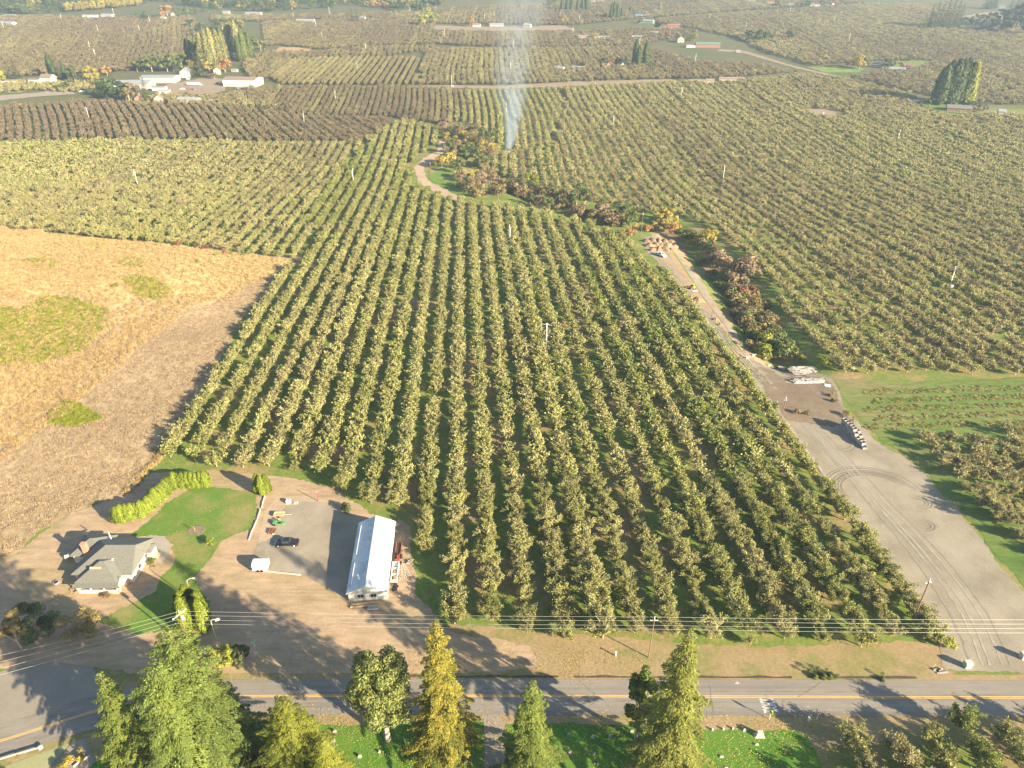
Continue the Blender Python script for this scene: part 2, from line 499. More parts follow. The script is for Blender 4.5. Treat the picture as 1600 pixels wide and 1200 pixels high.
patch('dry_field', [(-150, 560), (0, 572), (60, 580), (110, 566), (150, 545), (180, 515), (215, 480), (240, 478), (205, 520), (140, 575), (60, 640), (0, 690), (-150, 760)], M['gold'], .11, 2.2, 2, 4, seed=6)
M['bramble_floor'] = ground_mat('bramble_floor', [(.3, (.13, .15, .025)), (.5, (.20, .21, .035)), (.7, (.26, .22, .07))], small(.7, 1.2), .2, 1.5, .2)
for pl_ in ([(-60, 482), (30, 486), (75, 468), (130, 473), (162, 488), (155, 513), (125, 543), (92, 554), (30, 566), (-60, 555)], [(194, 436), (215, 432), (240, 438), (264, 453), (260, 464), (240, 468), (217, 460)], [(80, 646), (102, 629), (125, 635), (152, 655), (120, 664), (84, 660)]):
    patch('bramble_ground', pl_, M['bramble_floor'], .16, 1.6, 1.5, 4)
ledge = paint('trodden_ledge', (.19, .13, .08), .95, .35, .4)
pale_ledge = paint('pale_ledge', (.46, .35, .2), .95, .25, .4)
def worn(name, px, w, mat, z, seed=0):
    r = random.Random(seed); q = dens(catmull([(p.x, p.y) for p in PP(px)], 5), 1.6); vs = []
    L_ = along(q, w / 2); R_2 = along(q, -w / 2)
    for p, l, rr_ in zip(q, L_, R_2):
        k = r.uniform(.2, 1.5); k2 = r.uniform(.2, 1.5)
        a1 = (p[0] + (l[0] - p[0]) * k, p[1] + (l[1] - p[1]) * k); b1 = (p[0] + (rr_[0] - p[0]) * k2, p[1] + (rr_[1] - p[1]) * k2)
        vs += [(a1[0], a1[1], float(T(*a1)) + z), (b1[0], b1[1], float(T(*b1)) + z)]
    m = MB(); m.solid(vs, [(2 * i, 2 * i + 1, 2 * i + 3, 2 * i + 2) for i in range(len(q) - 1)])
    return tag(m.build(name, [mat]), kind='structure')
patch('verge', [(640, 1045), (640, 1062), (1483, 1062), (1500, 1045), (1478, 1012), (1400, 1000), (1200, 1012), (1000, 1000), (860, 985), (700, 975)], M['verge'], .02, .5)
patch('dirt_yard', [(-60, 900), (30, 865), (90, 812), (160, 785), (235, 740), (330, 735), (440, 745), (520, 762), (575, 800), (640, 822), (650, 930), (700, 985), (830, 1010), (840, 1040), (700, 1058), (330, 1064), (140, 1045), (-40, 1045)], M['yard'], .03, .5)
patch('gravel_yard', [(398, 868), (402, 850), (424, 842), (432, 806), (447, 790), (470, 784), (520, 786), (545, 800), (560, 812), (543, 938), (500, 912), (470, 896), (410, 890)], M['gravel'], .06, .3, .7)
patch('gravel_bank', [(404, 850), (412, 800), (430, 777), (470, 776), (515, 784), (470, 786), (447, 792), (433, 808), (425, 843)], M['track'], .055, .3, .7)
patch('lawn', [(203, 838), (232, 815), (258, 786), (300, 762), (360, 763), (398, 770), (403, 790), (392, 828), (345, 846), (322, 880), (300, 905), (290, 935), (240, 958), (250, 905), (272, 880), (268, 850), (245, 836)], M['lawn'], .06, .5, .7)
patch('lawn', [(150, 968), (190, 950), (235, 930), (262, 905), (300, 905), (330, 940), (300, 985), (210, 990)], M['lawn'], .065, .5, .7, seed=3)
patch('path', [(232, 838), (258, 838), (265, 850), (262, 868), (250, 882), (236, 868)], M['conc'], .085, .1, .7)
patch('gravel_lane', [(1478, 1046), (1466, 1000), (1440, 965), (1395, 900), (1330, 805), (1265, 715), (1200, 628), (1120, 527), (1050, 432), (1010, 392), (1004, 372), (1030, 368), (1062, 385), (1088, 430), (1120, 478), (1150, 520), (1165, 552), (1215, 575), (1300, 590), (1322, 640), (1370, 690), (1425, 722), (1500, 800), (1560, 880), (1610, 940), (1760, 1062)], M['gravel'], .05, .45, .9)
patch('dark_soil', [(1165, 560), (1210, 578), (1300, 600), (1318, 640), (1335, 660), (1300, 668), (1260, 660), (1220, 655), (1195, 610)], M['mud'], .08, .8, .8)
patch('dark_soil', [(1006, 375), (1060, 378), (1085, 420), (1118, 475), (1150, 520), (1160, 548), (1140, 528), (1108, 490), (1082, 478), (1050, 420), (1030, 405)], M['soil'], .08, .7, .8)
patch('pasture', [(1300, 590), (1400, 598), (1620, 588), (1900, 590), (1900, 1000), (1720, 1030), (1620, 940), (1560, 872), (1500, 795), (1428, 718), (1375, 688), (1330, 640)], M['pasture'], .04, .6)
worn('track_line', [(292, 458), (225, 517), (175, 567), (137, 602), (60, 660), (0, 707), (-90, 775)], .9, ledge, .15, 1)
worn('track_line', [(297, 462), (232, 520), (182, 571), (144, 606), (66, 665), (0, 714), (-90, 782)], 1.6, pale_ledge, .14, 2)
worn('track_line', [(240, 468), (205, 488), (178, 512), (150, 540), (110, 575), (60, 608), (0, 652)], .6, ledge, .15, 3)
worn('track_line', [(215, 466), (195, 480), (172, 488)], .7, ledge, .15, 4)
worn('track_line', [(0, 830), (60, 790), (110, 770), (170, 752), (200, 740)], .5, ledge, .14, 5)
wheel_m = paint('wheel_track_gravel', (.275, .245, .19), .95, .15, .5)
wheel_d = paint('wheel_track_dark', (.215, .19, .145), .95, .15, .5)
for off_, w_, mt_, sd_ in ((0, .5, wheel_m, 1), (9, .45, wheel_m, 2), (-14, .6, wheel_d, 3), (24, .5, wheel_m, 4), (34, .4, wheel_d, 5)):
    worn('wheel_track', [(1535 + off_ * 1.3, 1040), (1502 + off_ * 1.2, 960), (1440 + off_, 870), (1362 + off_ * .7, 780), (1275 + off_ * .5, 680), (1196 + off_ * .4, 600), (1120 + off_ * .4, 510), (1068 + off_ * .3, 440), (1032, 405)], w_, mt_, .078, sd_)
worn('wheel_track', [(1440, 965), (1390, 890), (1330, 800), (1262, 706), (1200, 622), (1125, 528), (1060, 440)], 1.0, wheel_m, .09, 9)
# tyre marks left in the gravel by turning lorries
mark_mat = paint('tyre_mark', (.14, .118, .088), .95, .25, .5)
def arc_mark(cx, cy, r, w, a0, a1, nm='tyre_mark', ecc=1.0):
    c = P(cx, cy); mb = MB()
    n = max(6, int(abs(a1 - a0) / 6))
    vs = []
    for i in range(n + 1):
        a = math.radians(a0 + (a1 - a0) * i / n)
        ww = w * (.15 + .85 * math.sin(math.pi * i / n)) * (.8 + .4 * random.random())
        for q in (r - ww / 2, r + ww / 2):
            x = c.x + q * math.cos(a) * ecc; y = c.y + q * math.sin(a)
            vs.append((x, y, float(T(x, y)) + .075))
    mb.solid(vs, [(2 * i, 2 * i + 1, 2 * i + 3, 2 * i + 2) for i in range(n)])
    return tag(mb.build(nm, [mark_mat]), kind='structure')
random.seed(4)
for r, w, a0, a1 in ((8.2, .5, 200, 20), (8.9, .35, 195, 15), (9.6, .7, 190, 10), (10.4, .4, 200, 0), (11.6, .35, 185, -5), (12.4, .25, 220, 30)):
    arc_mark(1368, 768, r, w, a0, a1, ecc=1.15)
for r in (1.6, 2.3, 3.0): arc_mark(1433, 785, r, .22, 120, -120, ecc=1.3)
for r in (1.8, 2.6): arc_mark(1440, 820, r, .25, 90, -140, ecc=1.3)
arc_mark(1305, 690, 6.0, .25, 250, 330); arc_mark(1305, 690, 4.6, .2, 230, 350)
# the paved road and its lines
RC = [(-420, 1262), (-260, 1225), (-130, 1192), (0, 1158), (70, 1136), (140, 1114), (200, 1101), (260, 1093), (330, 1089), (420, 1088), (600, 1087.5), (900, 1088), (1200, 1089), (1500, 1090), (1800, 1090), (2150, 1089)]
RW = [(p.x, p.y) for p in PP(RC)]
RW = catmull(RW)
def ribbon(name, w, o1, o2, mat, z, kind='structure', parent=None):
    a, b = along(w, o1), along(w, o2)
    vs = []
    for p, q in zip(a, b):
        vs += [(p[0], p[1], float(T(*p)) + z), (q[0], q[1], float(T(*q)) + z)]
    mb = MB(); mb.solid(vs, [(2 * i, 2 * i + 1, 2 * i + 3, 2 * i + 2) for i in range(len(w) - 1)])
    me = mb.mesh(name, [mat])
    if me.polygons[0].normal.z < 0: me.flip_normals()
    o = link(name, me, parent)
    if kind: tag(o, kind=kind)
    return o
wroad = dens(RW, 3)
ribbon('verge', wroad, -4.2, -10.6, M['verge'], .015)
ribbon('verge', wroad, 4.1, 5.6, M['verge'], .045)
wp_m = paint('wheel_path_asphalt', (.20, .18, .148), .95, .14, .25)
for o_ in (-3.05, -1.25, 1.2, 2.95): ribbon('wheel_path', wroad, o_ - .28, o_ + .28, wp_m, .095)
crk = paint('tar_seam', (.10, .09, .075), .9, .3, 1)
for k_, (xa, ya, xb, yb) in enumerate(((-70, 93.5, -66, 88.5), (-22, 94.8, -24, 88), (14, 95, 17, 91.5), (41, 94.8, 40, 87.5), (58, 91, 64, 94.5), (72, 95, 70, 88), (22, 90.2, 31, 90.6), (48, 92.3, 60, 92.5))):
    r_ = random.Random(k_); m_ = MB(); vs_ = []
    for i_ in range(15):
        t_ = i_ / 14; x_ = xa + (xb - xa) * t_ + r_.uniform(-.12, .12); y_ = ya + (yb - ya) * t_ + r_.uniform(-.12, .12); w_ = r_.uniform(.03, .08)
        dx0, dy0 = (xb - xa), (yb - ya); l0 = math.hypot(dx0, dy0)
        for s0 in (-1, 1): vs_.append((x_ - dy0 / l0 * w_ * s0, y_ + dx0 / l0 * w_ * s0, float(T(x_, y_ + dx0 / l0 * w_ * s0)) + .101))
    m_.solid(vs_, [(2 * i, 2 * i + 1, 2 * i + 3, 2 * i + 2) for i in range(14)]); tag(m_.build('road_crack', [crk]), kind='structure')
road = ribbon('road', wroad, -4.35, 4.1, M['asphalt'], .09)
ribbon('road_line', wroad, -.26, -.12, M['yellowline'], .10)
ribbon('road_line', wroad, .10, .24, M['yellowline'], .10)
ribbon('road_line', wroad, -3.75, -3.85, M['whiteline'], .10) if False else None
patch('side_road', [(-150, 1050), (0, 1050), (35, 1040), (90, 1034), (142, 1042), (175, 1078), (140, 1100), (70, 1122), (0, 1144), (-150, 1180)], M['asphalt_old'], .07, .1)
# ditch edge between the verge and the road
ditch = paint('ditch_soil', (.07, .05, .035), .95, .4, 1.0)
random.seed(8)
seg = [q for q in wroad if -30 < q[0] < 86]
for lo, hi in ((-30, 12), (12.1, 60), (60.1, 85)):
    sg = [q for q in seg if lo <= q[0] <= hi]
    mb = MB(); a = along(sg, 4.5); vs = []
    for p in a:
        k = .25 + .5 * random.random()
        vs += [(p[0], p[1], float(T(*p)) + .10), (p[0], p[1] + k, float(T(p[0], p[1] + k)) + .105)]
    mb.solid(vs, [(2 * i, 2 * i + 1, 2 * i + 3, 2 * i + 2) for i in range(len(a) - 1)])
    tag(mb.build('ditch', [ditch]), kind='structure')
# bottom strip: cemetery lawn, its drive, orchard floor on the right
patch('cemetery_lawn', [(360, 1140), (480, 1135), (755, 1128), (757, 1300), (757, 1420), (300, 1420), (330, 1200)], M['vivid'], .05, .25, .8)
patch('cemetery_lawn', [(790, 1132), (900, 1130), (1110, 1141), (1200, 1142), (1235, 1138), (1262, 1150), (1290, 1200), (1330, 1420), (790, 1420)], M['vivid'], .05, .25, .8, seed=5)
patch('path', [(752, 1116), (780, 1116), (788, 1135), (790, 1420), (757, 1420), (757, 1135)], M['asphalt_old'], .06, .05)
patch('verge_lawn', [(-80, 1222), (0, 1200), (65, 1176), (110, 1160), (90, 1185), (62, 1215), (0, 1300), (-80, 1320)], ground_mat('pale_verge_grass', [(.3, (.22, .24, .12)), (.6, (.28, .27, .15)), (.8, (.34, .25, .16))], small(.8, 1.15), .15, 2), .05, .2)
patch('driveway', [(112, 1160), (132, 1154), (150, 1190), (118, 1215), (60, 1300), (10, 1300), (65, 1215), (92, 1185)], M['asphalt_old'], .055, .1)
patch('lawn', [(140, 1190), (200, 1180), (330, 1180), (320, 1330), (60, 1330), (115, 1215)], M['vivid'], .05, .2, seed=9)
# dirt tracks and bare fields farther off
patch('dirt_track', [(688, 218), (700, 222), (694, 243), (676, 250), (662, 262), (668, 282), (700, 298), (722, 312), (716, 317), (690, 306), (655, 288), (646, 262), (660, 248), (682, 236)], M['track'], .14, .8, 2)
patch('pasture', [(672, 262), (690, 258), (712, 285), (760, 312), (725, 310), (700, 296), (672, 281)], M['lawn'], .12, .8, 2, seed=2)
M['fartrack'] = ground_mat('far_dirt', [(.3, (.19, .15, .10)), (.7, (.24, .19, .135))], small(.8, 1.2), .08, 1.2, 0)
patch('dirt_track', [(640, 137), (790, 139), (1000, 130), (1050, 127), (1050, 124), (900, 127), (790, 134), (640, 133)], M['fartrack'], .25, 1.2, 8)
patch('dirt_track', [(1120, 80), (1160, 83), (1240, 106), (1306, 121), (1312, 119.5), (1240, 103), (1165, 80), (1125, 77)], M['fartrack'], .3, 1.2, 8)
patch('packing_yard', [(250, 142), (262, 132), (330, 120), (352, 125), (352, 142), (330, 147), (285, 150)], M['fartrack'], .3, 1, 4)
patch('country_road', [(-40, 162), (50, 152), (120, 147), (95, 138), (60, 145), (-40, 152)], M['asphalt_old'], .3, 1, 4)
patch('pasture', [(-40, 150), (30, 146), (60, 137), (20, 142), (-40, 146)], M['pasture'], .3, 1, 4, seed=1)
patch('bare_field', [(435, 74), (490, 74), (480, 83), (430, 82)], M['soil'], .4, 2, 8)
patch('bare_field', [(675, 47), (680, 40), (760, 42), (880, 40), (900, 47), (760, 49)], M['fartrack'], .5, 2, 10, seed=2)
patch('bare_field', [(1500, 26), (1540, 20), (1600, 15), (1640, 14), (1640, 26), (1545, 33)], M['fartrack'], .5, 2, 10, seed=3)
patch('pasture', [(1258, 105), (1300, 105), (1350, 108), (1340, 114), (1290, 114)], M['lawn'], .4, 2, 8, seed=4)
patch('pasture', [(1380, 100), (1430, 92), (1460, 98), (1450, 104), (1400, 107)], M['pasture'], .4, 2, 8, seed=5)
patch('gravel_yard', [(1258, 168), (1300, 172), (1320, 186), (1275, 187), (1262, 178)], M['fartrack'], .3, 1, 4, seed=6)
patch('yard', [(1405, 160), (1450, 168), (1480, 176), (1560, 180), (1620, 178), (1620, 172), (1520, 166), (1450, 158)], M['pasture'], .28, 1, 4, seed=7)

# ------------------------------------------------------------------ foliage meshes
def quads(c, d, n, l, w, rng):
    """leaf-sized four-sided faces from centre, direction, normal, length and width"""
    d = d / (np.linalg.norm(d, axis=1, keepdims=True) + 1e-9)
    s = np.cross(d, n); s /= (np.linalg.norm(s, axis=1, keepdims=True) + 1e-9)
    l = np.broadcast_to(l, (len(c),))[:, None] / 2; w = np.broadcast_to(w, (len(c),))[:, None] / 2
    nn = np.cross(s, d)
    bend = nn * (l * rng.uniform(-.4, .4, (len(c), 1)))
    v = np.stack([c - d * l - s * w * .6, c - d * l * .1 + s * w + bend, c + d * l, c - d * l * .0 - s * w + bend], 1)
    v[:, 0] = c - d * l
    return v.reshape(-1, 3)
def leafmesh(name, c, d, n, l, w, rng, mat, extra=None, v=None):
    vv = quads(c, d, n, l, w, rng)
    f = np.arange(len(vv)).reshape(-1, 4)
    fa = rng.random(len(f)) if v is None else v
    mi = np.zeros(len(f), int); mats = [mat]
    if extra:
        ev, ef, em = extra
        vv = np.vstack([vv, ev]); f = np.vstack([f, ef + len(vv) - len(ev)])
        fa = np.concatenate([fa, np.full(len(ef), .5)]); mi = np.concatenate([mi, np.ones(len(ef), int)]); mats.append(em)
    return mesh_np(name, vv, f, mats, fa, mi=mi)
def rdir(rng, n, up=0.0):
    d = rng.normal(size=(n, 3)); d[:, 2] += up
    return d / np.linalg.norm(d, axis=1, keepdims=True)
def pear_skel(rng, h, r):
    limbs = []
    k = rng.integers(5, 8)
    a0 = rng.uniform(0, 6.28)
    for i in range(k):
        a = a0 + 6.283 * i / k + rng.normal(0, .25)
        rr = r * rng.uniform(.45, 1.0); hh = h * rng.uniform(.68, 1.0)
        p0 = np.array([0, 0, .7]); p3 = np.array([rr * math.cos(a), rr * math.sin(a), hh])
        p1 = p0 + np.array([rr * .45 * math.cos(a), rr * .45 * math.sin(a), (hh - .7) * .33])
        p2 = p0 + np.array([rr * .8 * math.cos(a + .1), rr * .8 * math.sin(a + .1), (hh - .7) * .66])
        limbs.append([p0, p1, p2, p3])
    limbs.append([np.array([0, 0, .7]), np.array([.1, 0, h * .4]), np.array([-.1, .15, h * .7]), np.array([.05, 0, h * .92])])
    return limbs
def bez(pts, t):
    """point along a polyline at t in 0..1 (arrays)"""
    pts = np.array(pts); k = len(pts) - 1
    x = np.clip(t, 0, .9999) * k; i = x.astype(int); f = (x - i)[:, None]
    return pts[i] * (1 - f) + pts[i + 1] * f
def pear_crown(name, seed, n, h=4.4, r=2.3, ls=.42, trunk=False):
    rng = np.random.default_rng(seed)
    limbs = pear_skel(rng, h, r)
    cs = []; ds = []
    per = n // len(limbs)
    for L in limbs:
        t = rng.uniform(.22, 1.0, per) ** .8
        c = bez(L, t)
        # short side twigs hold the leaves in bunches
        nt = 8
        tw = rng.normal(0, 1, (nt, 3)); tw[:, 2] = np.abs(tw[:, 2]) * .5; tw /= np.linalg.norm(tw, axis=1, keepdims=True)
        tt = rng.uniform(.3, 1.0, nt); base = bez(L, tt)
        sel = rng.integers(0, nt, per)
        m = rng.random(per) < .75
        c[m] = base[sel[m]] + tw[sel[m]] * (rng.uniform(.1, 1.15, (m.sum(), 1)))
        c += rng.normal(0, .2, c.shape)
        cs.append(c)
        d = rdir(rng, per, .5); d[m] += tw[sel[m]] * .9
        ds.append(d)
    c = np.vstack(cs); d = np.vstack(ds)
    c[:, 2] = np.maximum(c[:, 2], .5)
    nn = rdir(rng, len(c), .4); nn += c * np.array([.25, .25, .05])
    ex = None
    if trunk:
        mb = MB(); mb.tube([(0, 0, -.3), (0, 0, .75)], [.16, .12], 4, False)
        for L in limbs[:4]: mb.tube(L, [.08, .06, .04, .02], 3, False)
        ex = (np.array([tuple(v) for v in mb.v]), np.array([f if len(f) == 4 else f + (f[-1],) for f in mb.f if len(f) == 4]), M['twig'])
    return leafmesh(name, c, d, nn, ls * rng.uniform(.6, 1.3, len(c)), ls * .5 * rng.uniform(.7, 1.3, len(c)), rng, M['pear'], ex), limbs
def blob(name, seed, n, h, r, z0, ls, mat, k=14, spread=.3, top=1.0, drop=0.0, flat=.55):
    """a broad crown of leaf clumps; k clump centres in an ellipsoid"""
    rng = np.random.default_rng(seed)
    hz = (h - z0) / 2
    cc = rdir(rng, k, .15) * (rng.uniform(.45, .95, (k, 1)))
    cc = cc * np.array([r, r, hz]); cc[:, 2] += z0 + hz
    if top != 1: cc[:, :2] *= (1 - (cc[:, 2:3] - z0) / (h - z0)) * (1 - top) + top
    rad = rng.uniform(.7, 1.25, k) * spread * r
    w = rad ** 2; w /= w.sum()
    s = rng.choice(k, n, p=w)
    dd = rdir(rng, n, .25)
    c = cc[s] + dd * (rad[s][:, None] * rng.uniform(.55, 1.08, (n, 1)) ** .6) * np.array([1, 1, .8])
    c[:, 2] = np.maximum(c[:, 2], .25)
    nn = dd + rdir(rng, n) * .6
    d = np.cross(nn, rdir(rng, n)); d[:, 2] -= drop
    return leafmesh(name, c, d, nn, ls * rng.uniform(.6, 1.35, n), ls * flat * rng.uniform(.7, 1.3, n), rng, mat), cc, rad
def conifer(name, seed, H, R, nb, dens, ls, mat, z0=.05, droop=.18, power=.8, wf=.3):
    rng = np.random.default_rng(seed)
    C = []; D = []; N = []; V = []
    hs = z0 + (1 - z0) * (np.arange(nb) + rng.random(nb)) / nb
    for i, q in enumerate(hs):
        L = R * ((1 - q) ** power) * rng.uniform(.55, 1.15) * (1 + .16 * math.sin(i * 2.399 * 2 + q * 9 + seed)) * (min(1, .55 + q * 2.5)) + .25
        a = i * 2.399 + rng.normal(0, .3); h = q * H
        tilt = (q - .55) * .9 - .08 + rng.normal(0, .08)
        n = int(max(6, dens * L * (L * wf + .35)))
        s = rng.uniform(.08, 1, n) ** .7
        hw = wf * L * (1 - s) + .25
        # side shoots: bunch the offsets so that the spray shows fingers
        fing = np.sign(rng.uniform(-1, 1, n)) * rng.integers(1, 7, n) / 6.0 * rng.uniform(.85, 1.05, n)
        u = fing * hw
        ax = np.array([math.cos(a), math.sin(a), 0]); sx = np.array([-math.sin(a), math.cos(a), 0])
        z = h + L * (s * math.tan(tilt) - droop * s * s) - .22 * np.abs(u) - rng.random(n) * .3 + .12 * L * np.maximum(0, s - .75)
        c = ax * (L * s)[:, None] + sx * u[:, None]; c[:, 2] = z
        d = ax * .9 + sx * np.sign(u)[:, None] * .7 + rng.normal(0, .25, (n, 3)); d[:, 2] -= .35
        nn = np.tile([0, 0, 1.0], (n, 1)) + rng.normal(0, .35, (n, 3)) + ax * .25
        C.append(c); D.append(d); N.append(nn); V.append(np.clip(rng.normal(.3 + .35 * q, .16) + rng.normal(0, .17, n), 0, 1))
    C = np.vstack(C); C[:, 2] = np.maximum(C[:, 2], .3)
    m = len(C)
    return leafmesh(name, C, np.vstack(D), np.vstack(N), ls * rng.uniform(.6, 1.35, m), ls * .32 * rng.uniform(.7, 1.3, m), rng, mat, v=np.concatenate(V))
def column(name, seed, n, h, r, ls, mat, pw=.55):
    """a tight upright crown (arborvitae, poplar)"""
    rng = np.random.default_rng(seed)
    q = rng.random(n); a = rng.uniform(0, 6.283, n)
    lob = 1 + .13 * np.sin(a * 5 + q * 4 + seed) + .1 * np.sin(a * 3 - q * 9)
    prof = np.minimum(1, (q * 5 + .35)) * (1 - q ** 2.2) ** pw
    rr = r * prof * lob * rng.uniform(.78, 1.06, n)
    c = np.stack([rr * np.cos(a), rr * np.sin(a), q * h + .1], 1)
    nn = np.stack([np.cos(a), np.sin(a), np.full(n, .35)], 1) + rng.normal(0, .35, (n, 3))
    d = rng.normal(0, .35, (n, 3)); d[:, 2] += 1
    # a closed inner body so that one cannot look through
    mb = MB()
    zs = [0, .1, .3, .55, .8, .93]
    mb.tube([(0, 0, z * h) for z in zs], [r * .78 * (min(1, z * 5 + .35)) * (1 - z ** 2.2) ** pw for z in zs], 8, False)
    ex = (np.array([tuple(v) for v in mb.v]), np.array(mb.f), mat)
    return leafmesh(name, c, d, nn, ls * rng.uniform(.6, 1.3, n), ls * .5 * rng.uniform(.7, 1.3, n), rng, mat, ex)
def trunk_mesh(name, limbs, r=.16, mat=None, n=6):
    mb = MB(); mb.tube([(0, 0, -.4), (.02, 0, .2), (0, 0, .8)], [r * 1.2, r, r * .8], n)
    for L in limbs: mb.tube(L, [r * .6, r * .42, r * .26, r * .1][:len(L)], 5)
    return mb.mesh(name, [mat or M['bark']])
def pole_trunk(name, h, r, mat, limbs=()):
    mb = MB(); mb.tube([(0, 0, -.5), (0, 0, h * .3), (0, 0, h * .65), (0, 0, h)], [r * 1.15, r * .85, r * .5, r * .12], 7)
    for a, b, q in limbs: mb.tube([a, ((a[0] + b[0]) / 2, (a[1] + b[1]) / 2, (a[2] * .4 + b[2] * .6)), b], [q, q * .7, q * .25], 5)
    return mb.mesh(name, [mat])
ORDW = ['', 'first', 'second', 'third', 'fourth', 'fifth', 'sixth', 'seventh', 'eighth', 'ninth', 'tenth', 'eleventh', 'twelfth', 'thirteenth', 'fourteenth', 'fifteenth', 'sixteenth', 'seventeenth', 'eighteenth', 'nineteenth', 'twentieth']
TENS = {2: ('twenty', 'twentieth'), 3: ('thirty', 'thirtieth'), 4: ('forty', 'fortieth'), 5: ('fifty', 'fiftieth'), 6: ('sixty', 'sixtieth')}
def ordw(n):
    if n <= 20: return ORDW[n]
    t, u = divmod(n, 10)
    return TENS[t][1] if u == 0 else TENS[t][0] + '-' + ORDW[u]

# ------------------------------------------------------------------ the orchards
HI = []
for s in range(6):
    me, limbs = pear_crown('pear_crown', 100 + s, 3500, 4.0 + .3 * (s % 3), 2.15 + .2 * (s % 2), .33)
    HI.append((me, trunk_mesh('pear_trunk', limbs)))
MID = [pear_crown('orchard_tree_far', 200 + s, 650, 4.3, 2.3, .60, True)[0] for s in range(5)]
LOW = [pear_crown('orchard_tree_farther', 300 + s, 170, 4.3, 2.4, 1.1, False)[0] for s in range(4)]
